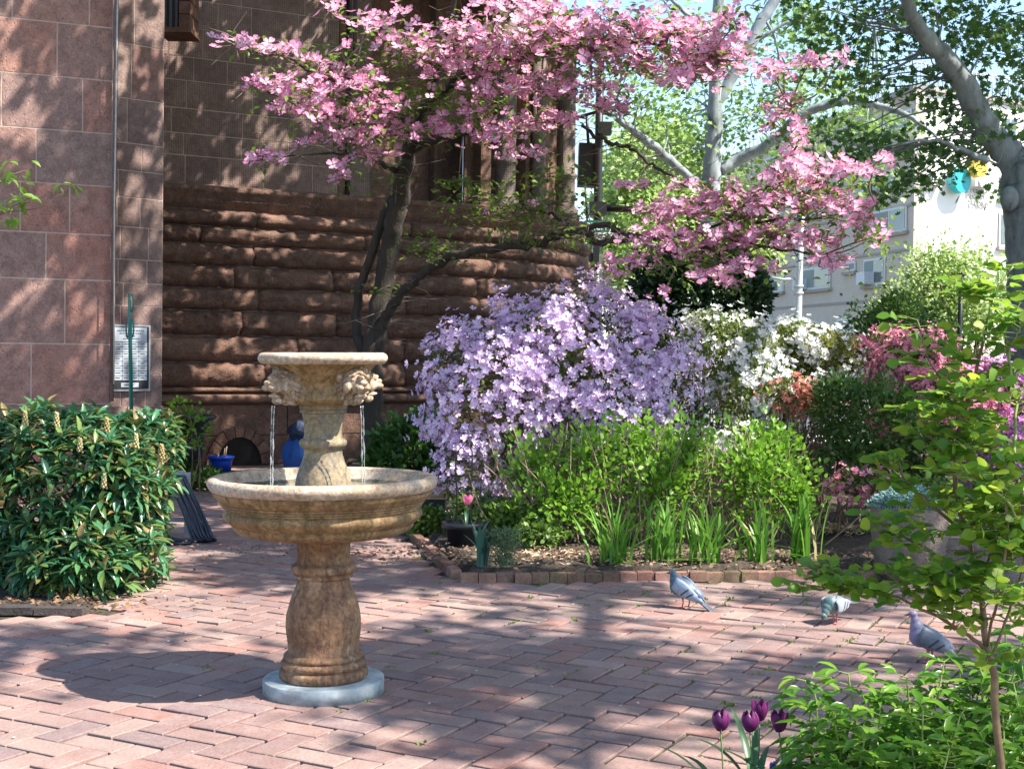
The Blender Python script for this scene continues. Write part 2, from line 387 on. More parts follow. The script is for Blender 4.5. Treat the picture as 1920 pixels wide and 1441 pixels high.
paving = empty('brick_paving'); paving['kind'] = 'structure'; paving['label'] = 'worn pinkish red brick paving laid in herringbone around the fountain'
BW, PHI = .136, R(28)
i, j = np.meshgrid(np.arange(-260, 261), np.arange(-260, 261)); i = i.ravel(); j = j.ravel(); m4 = (i-j) % 4
hs = m4 == 0; vs = m4 == 3
cx = np.concatenate([i[hs]+1.0, i[vs]+.5]); cy = np.concatenate([j[hs]+.5, j[vs]+1.0]); ang = np.concatenate([np.zeros(hs.sum()), np.full(vs.sum(), math.pi/2)])
th = -PHI; X = (cx*math.cos(th)-cy*math.sin(th))*BW; Y = (cx*math.sin(th)+cy*math.cos(th))*BW + 8
ang = ang + th
keep = (X > -8) & (X < 5.5) & (Y > 3.6) & (Y < 19.5) & ~in_bed(X, Y, -.06) & ~((X > .5) & (Y < 4.72)) & ~((X < lbA.x+.12-.33*(Y-lbA.y)) & (Y > lbA.y-.12) & (Y < 10.6))
X = X[keep]; Y = Y[keep]; ang = ang[keep]; nb = len(X)
def T_brick(L, W, h=.05, b=.005):
    a, c = L/2, W/2
    V = []
    for (q, z) in ((b, 0), (0, -b), (0, -h)):
        V += [(-a+q, -c+q, z), (a-q, -c+q, z), (a-q, c-q, z), (-a+q, c-q, z)]
    F = [(0,1,2,3)] + [(4+k, 4+(k+1) % 4, (k+1) % 4, k) for k in range(4)] + [(8+k, 8+(k+1) % 4, 4+(k+1) % 4, 4+k) for k in range(4)]
    return np.array(V, float), np.array(F), np.zeros(12)
ang = ang + rng.normal(size=nb)*.012; tl = rng.normal(size=(nb, 2))*.014
fr = np.zeros((nb, 3, 3)); fr[:,0,0] = np.cos(ang); fr[:,1,0] = np.sin(ang); fr[:,0,1] = -np.sin(ang); fr[:,1,1] = np.cos(ang); fr[:,2,2] = 1; fr[:,2,0] = tl[:,0]; fr[:,2,1] = tl[:,1]
pos = np.stack([X+rng.normal(size=nb)*.002, Y+rng.normal(size=nb)*.002, rng.normal(size=nb)*.0022+.004*np.sin(X*1.7)*np.sin(Y*2.1)], 1)
scatter_parts('brick', 'bricks', [T_brick(2*BW-.0125, BW-.0125, .05, .003)], pos, fr, 1-rng.random(nb)*.012, M_brick, paving, 300)

# --- brick edging of the beds
M_edge = stone_mat('edging_brick', [(.26,.13,.10), (.18,.10,.08), (.31,.17,.13), (.22,.13,.11)], (.10,.11,.04), .12, stain_amt=.75)
edge = empty('brick_edging', cornerA); tag(edge, 'single row of red brown bricks on edge bordering the flower bed', 'edging')
def brick_row(a, b, L, parent, W=.075, h=.068, base=-.01, name='brick', mat=M_edge, r=random):
    d = (b-a); n = max(1, int(d.length/(L+.001))); d.normalize(); nn = Vector((-d.y, d.x, 0))
    for k in range(n):
        c = a + d*((k+.5)*(L+.001)); T = T_brick(L*r.uniform(.95, 1), W*r.uniform(.9, 1.05), h, .0025); me = mesh_arr(name, T[0], T[1], mats=(mat,))
        o = link(name, me, parent); o.location = c - parent.location + Vector((0,0,base+h+r.uniform(-.007, .004))) + nn*r.uniform(-.008,.008)
        o.rotation_euler = (r.uniform(-.04,.04), r.uniform(-.02,.02), math.atan2(d.y, d.x)+r.uniform(-.03,.03))
brick_row(cornerA+frontDir*.0, cornerA+frontDir*4.9, .118, edge)
brick_row(cornerA+sideDir*.1, cornerA+sideDir*4.5, .2, edge)
edge2 = empty('stone_edging', lbA); tag(edge2, 'dark weathered stone edging in front of the leathery shrub', 'edging')
M_darkedge = stone_mat('dark_edging', [(.06,.052,.05), (.085,.07,.065)], (.03,.035,.02), .6)
brick_row(lbA+Vector((-2.3,-.02,0)), lbA+Vector((0,-.02,0)), .28, edge2, .09, .045, 0, 'stone', M_darkedge)

# ------------------------------------------------------------------ stone blocks on a plan path
class Path:
    """plan polyline by arc length: lines and arcs, sampled finely"""
    def __init__(s, pts): s.p = np.array(pts, float); s.s = np.concatenate([[0], np.cumsum(np.linalg.norm(np.diff(s.p, axis=0), axis=1))])
    def at(s, q):
        x = np.interp(q, s.s, s.p[:,0]); y = np.interp(q, s.s, s.p[:,1]); e = .03
        dx = np.interp(q+e, s.s, s.p[:,0])-np.interp(q-e, s.s, s.p[:,0]); dy = np.interp(q+e, s.s, s.p[:,1])-np.interp(q-e, s.s, s.p[:,1])
        l = math.hypot(dx, dy) or 1; return x, y, dy/l, -dx/l       # normal points to the camera side
    def s_of_px(s, px, py=500):
        best = None
        for q in np.linspace(0, s.s[-1], 600):
            x, y, _, _ = s.at(q); u = 960+FPX*(x/y)
            if best is None or abs(u-px) < best[0]: best = (abs(u-px), q)
        return best[1]
def block(path, s0, s1, z0, z1, out=.02, bulge=0.0, rough=.006, ns=6, nz=5, seed=0, back=.06, power=2.0, nscale=6):
    """one stone following the wall: rows from z0 to z1 with rounded or flat face"""
    V = []; us = [0]+list(np.linspace(0, 1, ns))+[1]; vs_ = [0]+list(np.linspace(0, 1, nz))+[1]
    for b_i, v in enumerate(vs_):
        for a_i, u in enumerate(us):
            s = s0+(s1-s0)*u; z = z0+(z1-z0)*v; x, y, nx, ny = path.at(s)
            ring = a_i in (0, len(us)-1) or b_i in (0, len(vs_)-1)
            if ring: d = -back
            else:
                e = 1-abs(2*v-1)**power; eu = min(1, min(u, 1-u)*(s1-s0)/.02+.6)
                d = out + bulge*e*eu
                d += rough*(mnoise.noise(Vector((s*nscale+seed, z*nscale, seed*1.7)))+.6*mnoise.noise(Vector((s*nscale*2.7, z*nscale*2.7, seed))))
                d -= .004 if min(u,1-u) < 1e-6 or min(v,1-v) < 1e-6 else 0
            V.append((x+nx*d, y+ny*d, z))
    w_ = len(us); F = [(j*w_+i, j*w_+i+1, (j+1)*w_+i+1, (j+1)*w_+i) for j in range(len(vs_)-1) for i in range(w_-1)]
    return V, F
def stones(parent, path, s0, s1, z0, z1, lens, mat, name='stone', gap=.008, offset=None, **kw):
    s = s0; k = 0; rr = random.Random(int(z0*1000)+int(s0*77)); first = True
    while s < s1-.02:
        L = rr.uniform(*lens)
        if first: L *= rr.uniform(.35, 1); first = False
        e = min(s+L, s1)
        if s1-e < .12: e = s1
        V, F = block(path, s+gap/2, e-gap/2, z0+gap/2, z1-gap/2, seed=rr.uniform(0, 99), **kw)
        me = MB().add(V, F, kw.get('bulge', 0) > 0 or kw.get('rough', 0) > .008).mesh(name, mat); link(name, me, parent); s = e
def wall_core(path, z0, z1, name, mat, parent, back=.05, s0=None, s1=None, thick=.5):
    qs = np.linspace(path.s[0] if s0 is None else s0, path.s[-1] if s1 is None else s1, 40); V = []
    for q in qs:
        x, y, nx, ny = path.at(q)
        for (d, z) in ((-back, z0), (-back, z1), (-thick, z1), (-thick, z0)): V.append((x+nx*d, y+ny*d, z))
    F = []
    for k in range(len(qs)-1):
        for m_ in range(4): a = k*4+m_; b = k*4+(m_+1) % 4; F.append((a, a+4, b+4, b))
    F += [(0,1,2,3), tuple(len(V)-4+q for q in (3,2,1,0))]
    return MB().add(V, F).build(name, mat, parent)

M_pink = stone_mat('pink_sandstone', [(.37,.19,.145), (.34,.175,.14), (.39,.21,.16), (.29,.205,.18), (.36,.185,.14), (.38,.20,.155)], (.30,.21,.185), .5, tool=.55, stain_amt=.6)
M_grey = stone_mat('grey_brownstone', [(.25,.175,.15), (.20,.14,.125), (.29,.21,.18), (.23,.13,.11)], (.14,.10,.09), .6, tool=.25, stain_amt=.6)
M_dark = stone_mat('dark_brownstone', [(.20,.115,.082), (.15,.088,.066), (.23,.135,.098), (.17,.10,.074)], (.075,.052,.043), 1.3, stain_amt=.7, fine=45)
M_net = stone_mat('netted_brownstone', [(.29,.20,.17), (.22,.155,.135), (.33,.225,.185), (.25,.18,.155)], (.13,.09,.075), .8, net=True, stain_amt=.55)
M_mortar = plain('pale_mortar', (.48,.36,.30), .95, nz=.15, scale=8)
M_mortar_d = plain('dark_mortar', (.16,.11,.09), .95, nz=.2, scale=8)

# --- buttress wall at the left
church = empty('brownstone_church', (-2.3, 18.3, 0)); tag(church, 'dark brownstone church wall with bulging rounded courses and a curved apse', 'church')
def CH(o): o.matrix_parent_inverse = Matrix.Translation(-church.location); return o
_link = link
def link(name, data, parent=None, mat=None):   # parts whose geometry is in world space stay put under a moved parent
    o = _link(name, data, parent, mat)
    if parent is not None: o.matrix_parent_inverse = Matrix.Translation(-parent.matrix_basis.translation) if parent.get('world_parts') else Matrix.Identity(4)
    return o
church['world_parts'] = 1
butt = empty('stone_buttress', (-4.6, 13, 0)); butt['world_parts'] = 1
tag(butt, 'tall pink sandstone buttress of large smooth blocks behind the leathery shrub', 'buttress')
a0 = P(-130, 700, 12.6); a1 = P(208, 700, 13.25)
pL = Path([(a0.x, a0.y), (a1.x, a1.y)]); Lb = pL.s[-1]
zs = [0.0, .55, .96, 1.55, 2.18, 2.63, 3.11, 3.63, 4.15, 4.67, 5.2, 5.9]
wall_core(pL, 0, 6.0, 'wall', M_mortar, butt, -.002, thick=.6)
for k in range(len(zs)-1):
    if k == 1: continue
    stones(butt, pL, 0, Lb-.0, zs[k], zs[k+1], (.45, .95), M_pink, gap=.014, out=.010, rough=.0025, ns=5, nz=4, back=.06)
# base moulding (rounded)
def moulding(path, prof, name, mat, parent, s0=None, s1=None, n=30, close=True):
    qs = np.linspace(path.s[0] if s0 is None else s0, path.s[-1] if s1 is None else s1, n); V = []
    for q in qs:
        x, y, nx, ny = path.at(q)
        for (d, z) in prof: V.append((x+nx*d, y+ny*d, z))
    m_ = len(prof); F = [(k*m_+j, (k+1)*m_+j, (k+1)*m_+j+1, k*m_+j+1) for k in range(n-1) for j in range(m_-1)]
    if close: F += [tuple(range(m_)), tuple((n-1)*m_+j for j in reversed(range(m_)))]
    return MB().add(V, F, True).build(name, mat, parent)
def roundp(z0, z1, out, base=-.04, k=8):
    zc = (z0+z1)/2; h = (z1-z0)/2
    return [(base, z0)] + [(base+(out-base)*math.sin(math.pi*q/k)**.6, zc-h*math.cos(math.pi*q/k)) for q in range(1, k)] + [(base, z1)]
moulding(pL, roundp(.78, .96, .10), 'base_moulding', M_grey, butt)
moulding(pL, [(-.04,.50), (.06,.52), (.07,.78), (-.04,.785)], 'plinth', M_grey, butt)
# narrow return face with its own coursing
b0 = P(213, 700, 13.5); b1 = P(303, 700, 13.85); pN = Path([(b0.x-.12, b0.y-.08), (b1.x, b1.y)]); Ln = pN.s[-1]
zs2 = [0, .6, 1.25, 1.62, 1.95, 2.18, 2.42, 2.75, 3.05, 3.32, 3.6, 4.05, 4.6, 5.2, 6.1]
wall_core(pN, 0, 6.1, 'return_wall', M_mortar, butt, -.002, thick=.5)
for k in range(1, len(zs2)-1):
    if zs2[k] < .9: continue
    stones(butt, pN, 0, Ln, zs2[k], zs2[k+1], (.22, .46), M_grey, gap=.012, out=.012, rough=.004, ns=4, nz=3)
stones(butt, pN, 0, Ln, .92, 1.25, (.22, .46), M_grey, gap=.012, out=.012, rough=.004, ns=4, nz=3)
moulding(pN, roundp(.78, .93, .09), 'base_moulding', M_grey, butt); moulding(pN, [(-.04,0), (.05,.01), (.05,.78), (-.04,.785)], 'plinth', M_grey, butt)
# far return of the narrow face, hidden from the front
b2 = P(300, 700, 13.85); pF = Path([(b1.x-.03, b1.y+.05), (-4.95, 17.4)])
wall_core(pF, 0, 6.1, 'flank_wall', M_mortar_d, butt, .03, thick=.4)
# corner bead and cable
cb = MB(); q0 = P(209, 752, 13.2); q1 = P(219, -40, 13.2)
cb.tube([q0, q1], .022, 10); cb.build('corner_roll', M_grey, butt)
cab = MB().tube([P(213.5, 720, 13.12), P(214.5, 400, 13.12), P(221, -40, 13.12)], .0075, 6).build('lightning_cable', plain('pale_cable', (.5,.47,.42), .6), butt)

# --- church dark wall with arc
c0 = P(285, 600, 16.95); c1 = P(850, 600, 19.0)
dirw = Vector((c1.x-c0.x, c1.y-c0.y, 0)).normalized(); a_s = math.atan2(dirw.y, dirw.x); rad = 3.9
ctr = Vector((c1.x, c1.y, 0)) + Vector((-dirw.y, dirw.x, 0))*rad
pts = [(c0.x, c0.y)] + [(c0.x+(c1.x-c0.x)*k/6, c0.y+(c1.y-c0.y)*k/6) for k in range(1, 6)]
for k in range(61):
    a = a_s-math.pi/2 + R(150)*k/60; pts.append((ctr.x+rad*math.cos(a), ctr.y+rad*math.sin(a)))
pC = Path(pts); LC = pC.s[-1]; S_line = (Vector((c1.x, c1.y))-Vector((c0.x, c0.y))).length; S_vis = S_line + rad*R(100)
wall_core(pC, 0, 3.34, 'wall', M_mortar_d, church, .02, s1=S_vis+1, thick=.4)
zr = [1.03, 1.36, 1.70, 2.03, 2.32, 2.61, 2.89, 3.12, 3.33]
for k in range(8):
    stones(church, pC, 0, S_vis, zr[k], zr[k+1], (1.3, 2.4), M_dark, gap=.006, out=-.015, bulge=.11, rough=.048, ns=24, nz=11, back=.05, power=2.5, nscale=12)
moulding(pC, [(-.05,3.33), (.0,3.34), (.02,3.40), (.07,3.44), (.06,3.50), (.13,3.55), (.14,3.61), (-.1,3.66)], 'string_course', M_dark, church, s1=S_vis, n=70)
moulding(pC, roundp(.955, 1.03, .11), 'base_moulding', M_dark, church, s1=S_vis, n=70)
moulding(pC, roundp(.81, .945, .15), 'base_moulding', M_dark, church, s1=S_vis, n=70)
for (z0, z1) in ((.02, .40), (.40, .80)):
    stones(church, pC, 0, S_vis, z0, z1, (.9, 1.5), M_dark, gap=.012, out=.03, rough=.006, ns=5, nz=4)
# low arch in the base: voussoirs around a flat black face, the opening's shade painted in
sa = pC.s_of_px(447); xa, ya, nxa, nya = pC.at(sa); tx, ty = -nya, nxa
tdir = Vector((dirw.x, dirw.y, 0)); ndir = Vector((nxa, nya, 0)); ac = Vector((xa, ya, .02))
M_void = plain('painted_cellar_shade', (.012,.010,.009), 1)
mb = MB(); V = [ac+ndir*.045]; 
for k in range(17): V.append(ac+ndir*.045+tdir*(.30*math.cos(math.pi*k/16))+Vector((0,0,.36*math.sin(math.pi*k/16))))
mb.add(V, [(0, k, k+1) for k in range(1, 17)]).build('cellar_opening', M_void, church)
for k in range(9):
    t0, t1 = math.pi*(k+.04)/9, math.pi*(k+.96)/9; vv = []
    for (rr_, hh_) in ((.30,.36), (.44,.50)):
        for t_ in (t0, t1): vv.append(ac+tdir*(rr_*math.cos(t_))+Vector((0,0,hh_*math.sin(t_))))
    V = [v+ndir*.02 for v in vv]+[v+ndir*.075 for v in vv]
    MB().add(V, [(4,5,7,6),(0,2,3,1),(0,1,5,4),(2,6,7,3),(0,4,6,2),(1,3,7,5)]).build('voussoir', M_dark, church)
# upper storey: netted ashlar on the flat part
s_net = pC.s_of_px(636)
wall_core(pC, 3.62, 6.7, 'upper_wall', M_mortar, church, .126, s1=s_net, thick=.5)
zu = [3.62, 4.02, 4.30, 4.62, 4.98, 5.28, 5.66, 6.02, 6.35, 6.7]
for k in range(len(zu)-1):
    stones(church, pC, 0, s_net, zu[k], zu[k+1], (.4, .95), M_net, gap=.012, out=-.114, rough=.006, ns=6, nz=4, back=.2, nscale=8)
# apse upper storey: recessed dark wall, pilasters, engaged columns, windows
M_shaft = stone_mat('grey_column_stone', [(.22,.17,.14), (.26,.20,.16), (.19,.15,.13)], (.12,.10,.08), .5, net=True)
wall_core(pC, 3.62, 6.7, 'apse_wall', M_mortar_d, church, .42, s0=s_net, s1=S_vis+1, thick=.8)
for k in range(len(zu)-1):
    stones(church, pC, s_net, S_vis, zu[k], zu[k+1], (.5, .9), M_dark, gap=.01, out=-.40, rough=.006, ns=4, nz=3, back=.5)
def pil(px0, px1, d0, d1, mat, z0=3.62, z1=6.7, name='pilaster'):
    s0_, s1_ = pC.s_of_px(px0), pC.s_of_px(px1)
    V, F = block(pC, s0_, s1_, z0, z1, out=d1, rough=.004, ns=4, nz=6, back=-d0); me = MB().add(V, F).mesh(name, mat); return link(name, me, church)
pil(640, 652, -.42, -.16, M_dark); pil(657, 694, -.42, -.08, M_net); pil(700, 716, -.42, -.25, M_dark)
pil(775, 812, -.42, -.10, M_shaft); pil(822, 842, -.42, -.2, M_dark); pil(912, 932, -.42, -.2, M_dark); pil(984, 1000, -.42, -.2, M_dark); pil(1024, 1044, -.42, -.15, M_dark)
for (px, rr_) in ((955, .15), (1018, .10), (1052, .13), (1071, .15)):
    s = pC.s_of_px(px); x, y, nx, ny = pC.at(s); c = (x-nx*.14, y-ny*.14, 0)
    m_ = MB().lathe([(0,3.62),(rr_*1.5,3.62),(rr_*1.55,3.70),(rr_*1.3,3.74),(rr_*1.35,3.80),(rr_,3.86),(rr_,4.28),(rr_*1.2,4.31),(rr_*1.2,4.35),(rr_,4.38),(rr_*.98,6.6),(0,6.6)], c, 20); m_.build('column', M_shaft, church)
M_pane = glass_dark('window_glass', (.025,.04,.055))
for (p0, p1) in ((857, 884), (888, 908)):
    s0_, s1_ = pC.s_of_px(p0), pC.s_of_px(p1); x0_, y0_, nx, ny = pC.at(s0_); x1_, y1_, _, _ = pC.at(s1_)
    o0 = Vector((x0_-nx*.33, y0_-ny*.33, 3.66)); fr_ = MB().obox(o0, Vector((x1_-x0_, y1_-y0_, 0)), Vector((-nx*.03, -ny*.03, 0)), (0,0,1.05)).build('window', M_pane, church)
moulding(pC, [(-.45,6.7), (.02,6.7), (.05,6.8), (-.45,6.8)], 'cornice', M_dark, church, s1=S_vis, n=60)
# downpipes
M_pipe = plain('oxblood_pipe', (.055,.025,.022), .5)
def pipe(px, z0, z1, r_=.035):
    s = pC.s_of_px(px); x, y, nx, ny = pC.at(s); d = .155
    m_ = MB().tube([(x+nx*d, y+ny*d, z0), (x+nx*d, y+ny*d, z1)], r_, 10)
    for z in np.arange(z0+.3, z1, 1.1): m_.tube([(x+nx*d, y+ny*d, z), (x+nx*d, y+ny*d, z+.05)], r_*1.35, 10)
    m_.build('downpipe', M_pipe, church)
pipe(849, .85, 6.6)
pipe(650, 5.1, 6.6, .03)
# corbelled bracket high at the inner corner
brk = empty('corbel_bracket', P(334, 20, 16.2)); tag(brk, 'dark corbelled stone bracket high in the corner above the netting', 'bracket')
M_brk = stone_mat('bracket_stone', [(.16,.09,.065), (.22,.12,.085)], (.06,.04,.03), .6)
ow = .36
for k in range(6):
    z = -.24+k*.16; bx = MB(); bx.box(-.05+.1, .18, -.16, .3, z+.006, z+.154); bx.build('rib', M_brk, brk)
MB().box(-.18, .02, -.08, .3, -.235, .8).build('shutter', plain('black_wood', (.02,.02,.022), .6), brk)
for x in (-.15, -.08, -.01): MB().box(x, x+.03, -.10, -.081, -.23, .8).build('louvre', plain('grey_louvre', (.10,.10,.11), .6), brk)
MB().box(-.2, .2, -.18, .31, -.30, -.241).build('sill', M_brk, brk)

exec_order = 'setting done'
# ================================================================== FOUNTAIN
fc = G(607, 1296)
ftn = empty('stone_fountain', fc); ftn.rotation_euler = (0, -ROLL*.9, 0)
tag(ftn, 'two tiered cast stone fountain with lion heads spouting water in the middle of the courtyard', 'fountain')
def fstone(name, cols, stain, pos=None, sa=(.47, .60)):
    m, nt, b, L = newmat(name); p = coords(nt); n1 = noise_n(nt, p, 4.2, 8, .7, .8); n2 = noise_n(nt, p, 55, 5, .7); n3 = noise_n(nt, coords(nt, (3, 3, .7)), 6, 6, .75, .6)
    r = ramp(nt, cols, pos); L.new(n1, r.inputs[0]); rs = ramp(nt, [(0,0,0), (1,1,1)], list(sa)); L.new(n3, rs.inputs[0])
    c = mixc(nt, rs.outputs[0], r.outputs[0], stain); s = ramp(nt, [(.5,.5,.5), (1.25,1.25,1.25)], [.35, .62]); L.new(n2, s.inputs[0]); c = mixc(nt, .85, c, s.outputs[0], 'MULTIPLY')
    L.new(c, b.inputs['Base Color']); b.inputs['Roughness'].default_value = .8; bump(nt, b, n1, .35, .02, bump(nt, None, n2, .55, .006)); return m
M_f1 = fstone('basin_stone', [(.13,.065,.025), (.31,.19,.085), (.42,.30,.17)], (.15,.095,.03), [.3, .5, .7])
M_f2 = fstone('pedestal_stone', [(.10,.052,.026), (.28,.155,.075), (.46,.36,.24)], (.13,.065,.035), [.3, .52, .72], (.45, .62))
M_f3 = fstone('rim_stone', [(.26,.18,.11), (.45,.34,.24), (.58,.48,.37)], (.26,.165,.08), [.3, .5, .7], (.55, .75))
M_f4 = fstone('stained_stone', [(.10,.09,.075), (.27,.20,.11), (.36,.27,.16)], (.11,.11,.115), [.32, .55, .75], (.5, .7))
M_conc = plain('pad_concrete', (.27,.31,.32), .9, nz=.35, scale=14, bmp=.4)
def zz(yc): return (1296-(640+yc/2.058))/421
def rr(h): return h/866
def fn(amp, k=5.0):
    return lambda r, z, a: r + (amp*(mnoise.noise(Vector((math.cos(a)*k*r*3, math.sin(a)*k*r*3, z*k*3))) + .5*mnoise.noise(Vector((math.cos(a)*30*r, math.sin(a)*30*r, z*30)))) if r > .01 else 0)
def dens(prof, k=4):
    out = []
    for (a, b) in zip(prof[:-1], prof[1:]):
        for t in np.linspace(0, 1, k, endpoint=False): out.append((a[0]+(b[0]-a[0])*t, a[1]+(b[1]-a[1])*t))
    return out+[prof[-1]]
def smoothp(prof, k=4):
    s = smooth_path(prof, k); return [(max(0, a), b) for a, b in s]
MB().lathe([(0,0),(.266,0),(.266,.064),(.263,.0665),(0,.067)], n=64, fn=fn(.0012)).build('pad', M_conc, ftn)
ped = [(0,.067),(.186,.067),(.195,.078),(.196,.10),(.188,.112),(.176,.115),(.186,.124),(.188,.138),(.180,.149),(.168,.151),(.176,.16),(.174,.172),(.163,.181),(.154,.183)]
ped2 = [(rr(137), zz(1150)), (rr(141), zz(1120)), (rr(143), zz(1090)), (rr(140), zz(1050)), (rr(128), zz(1000)), (rr(113), zz(960)), (rr(103), zz(930)), (rr(100), zz(912)), (rr(112), zz(905)), (rr(113), zz(897)), (rr(106), zz(893)), (rr(121), zz(884)), (rr(124), zz(872)), (rr(120), zz(860)), (rr(108), zz(851)), (rr(102), zz(838)), (rr(101), zz(800)), (rr(103), zz(770)), (rr(110), zz(745)), (.0, zz(735))]
MB().lathe(dens(ped, 2)+smoothp(ped2, 3), n=64, fn=fn(.002)).build('pedestal', M_f2, ftn)
bas = [(.10,.70),(.26,.70),(.32,.702),(.355,.709),(.378,.718),(.392,.731),(.397,.742),(.393,.750),(.403,.753),(.412,.760),(.426,.771),(.434,.785),(.436,.797),(.431,.808),(.420,.811),(.420,.816),(.430,.818),(.432,.824),(.427,.827),(.437,.829),(.439,.835),(.433,.838),(.444,.840),(.447,.847),(.441,.850),(.454,.853),(.458,.862),(.470,.872),(.478,.884),(.480,.895)]
MB().lathe(bas, n=96, fn=fn(.003)).build('basin', M_f1, ftn)
rim = [(.476,.895),(.490,.903),(.499,.916),(.504,.930),(.500,.945),(.486,.955),(.465,.957),(.452,.950),(.446,.938),(.42,.905),(.36,.875),(.2,.86),(0,.855)]
MB().lathe(smoothp(rim[:10], 3), n=96, fn=fn(.003)).build('basin_rim', M_f3, ftn)
M_f5 = fstone('wet_basin_stone', [(.05,.05,.035), (.14,.125,.085), (.24,.20,.14)], (.05,.055,.03), [.3, .5, .7])
MB().lathe([(.448,.937),(.44,.925),(.42,.905),(.36,.875),(.2,.862),(0,.86)], n=96, fn=fn(.002)).build('basin_interior', M_f5, ftn)
up1 = [(.128,.86),(.126,.90),(.121,.935),(.113,.965),(.103,.995),(.093,1.02),(.085,1.05),(.083,1.07),(.086,1.076),(.098,1.085),(.106,1.098),(.104,1.112),(.095,1.120),(.088,1.122),(.083,1.14),(.083,1.165),(.086,1.20),(.092,1.226),(.092,1.232),(.102,1.236),(.103,1.246),(.098,1.249),(.104,1.253),(.105,1.272)]
MB().lathe(dens(up1, 2), n=64, fn=fn(.0018)).build('upper_pedestal', M_f4, ftn)
tb = [(.06,1.268),(.12,1.270),(.150,1.278),(.166,1.292),(.168,1.308),(.156,1.322),(.150,1.345),(.153,1.365),(.165,1.372),(.170,1.385),(.178,1.389),(.183,1.400),(.192,1.404),(.198,1.415),(.21,1.424),(.222,1.437),(.236,1.448)]
MB().lathe(tb, n=72, fn=fn(.003)).build('top_bowl', M_f1, ftn)
tr_ = [(.236,1.448),(.262,1.449),(.278,1.460),(.284,1.474),(.279,1.489),(.262,1.499),(.248,1.496),(.238,1.485),(.20,1.465),(0,1.45)]
MB().lathe(smoothp(tr_, 3), n=72, fn=fn(.003)).build('top_rim', M_f3, ftn)
# lion head: many soft masses fused by a voxel remesh; faces -y
def lion_mesh():
    m = MB(); E = m.ell
    E((0,.045,-.002), (.075,.050,.086)); E((0,.006,.010), (.060,.056,.064))                       # mane mass, skull
    E((0,-.040,-.022), (.032,.046,.026)); E((0,-.086,-.006), (.022,.015,.013)); E((0,-.050,.018), (.013,.042,.016))    # muzzle, nose, bridge
    E((0,-.018,.052), (.040,.030,.018))                                                            # forehead
    for s in (-1, 1):
        E((s*.028,-.036,.037), (.022,.016,.009), 10, 8, Matrix.Rotation(s*.45, 3, 'Y')); E((s*.018,-.078,-.028), (.019,.018,.015)); E((s*.044,-.014,-.014), (.020,.026,.028))
        E((s*.027,-.036,.016), (.009,.009,.007)); E((s*.058,.004,.064), (.017,.010,.022)); E((s*.068,.010,.034), (.016,.024,.022))
        for k in range(5):
            a = R(48-k*30); c_, s_ = math.cos(a), math.sin(a); E((s*.058*c_, .024, .064*s_), (.013,.034,.011), 8, 6); E((s*.068*c_, .042, .078*s_-.008), (.014,.034,.012), 8, 6)
    for x in (-.030, 0, .030): E((x,.004,.082), (.014,.026,.018))
    E((0,-.046,-.062), (.024,.026,.010)); E((0,-.026,-.082), (.022,.024,.018))
    me = m.mesh('lion_head'); o = bpy.data.objects.new('tmp', me); COL.objects.link(o)
    md = o.modifiers.new('r', 'REMESH'); md.mode = 'VOXEL'; md.voxel_size = .003; md.use_smooth_shade = True
    s2 = o.modifiers.new('s', 'SMOOTH'); s2.factor = .6; s2.iterations = 1
    dg = bpy.context.evaluated_depsgraph_get(); out = bpy.data.meshes.new_from_object(o.evaluated_get(dg)); bpy.data.objects.remove(o)
    out.name = 'lion_head'; out.materials.clear(); return out
LM = lion_mesh(); LM.materials.append(fstone('lion_stone', [(.22,.13,.08), (.42,.31,.21), (.55,.45,.34)], (.20,.12,.06), [.3, .5, .7]))
for k, a in enumerate((-48, 48, 132, -132)):
    o = link('lion_head', LM, ftn); o.rotation_euler = (R(-8), 0, R(a*.68 if abs(a) < 90 else a)); an = R(a-90)
    o.location = (.205*math.cos(an), .205*math.sin(an), 1.362); o.scale = (.95, 1.1, .92)
M_water, nt_, b_, L_ = newmat('water'); b_.inputs['Base Color'].default_value = (.25,.25,.15,1); b_.inputs['Roughness'].default_value = .03
b_.inputs['Transmission Weight'].default_value = .85; b_.inputs['IOR'].default_value = 1.33; bump(nt_, b_, noise_n(nt_, coords(nt_), 22, 4), .4, .02)
MB().lathe([(0,.893),(.41,.893)], n=64, fn=lambda r, z, a: r).build('basin_water', M_water, ftn)
M_jet, nt_, b_, L_ = newmat('falling_water'); b_.inputs['Base Color'].default_value = (.85,.88,.9,1); b_.inputs['Roughness'].default_value = .12; b_.inputs['Transmission Weight'].default_value = .8; b_.inputs['IOR'].default_value = 1.33
for (a, dx) in ((-48, -.012), (-48, .006), (48, -.004), (48, .008)):
    an = R(a-90); r0 = .252; m_ = MB(); pts_ = []; rd = []
    for k in range(26):
        z = 1.272-.378*k/25; t = (1.272-z); q = r0+.018*math.sqrt(max(t, 0))
        pts_.append((q*math.cos(an)-dx*math.sin(an)+random.uniform(-.0012,.0012), q*math.sin(an)+dx*math.cos(an), z)); rd.append(random.choice((.0006,.0012,.0022,.0034))*(1.15-.5*t))
    m_.tube(pts_, rd, 6).build('water_jet', M_jet, ftn)
    sp = MB()
    for k in range(10): sp.ell(((q+random.uniform(-.03,.03))*math.cos(an)+random.uniform(-.02,.02), (q+random.uniform(-.03,.03))*math.sin(an), .897+random.uniform(0,.035)), (.0025,)*3, 5, 4)
    sp.build('splash', M_jet, ftn)

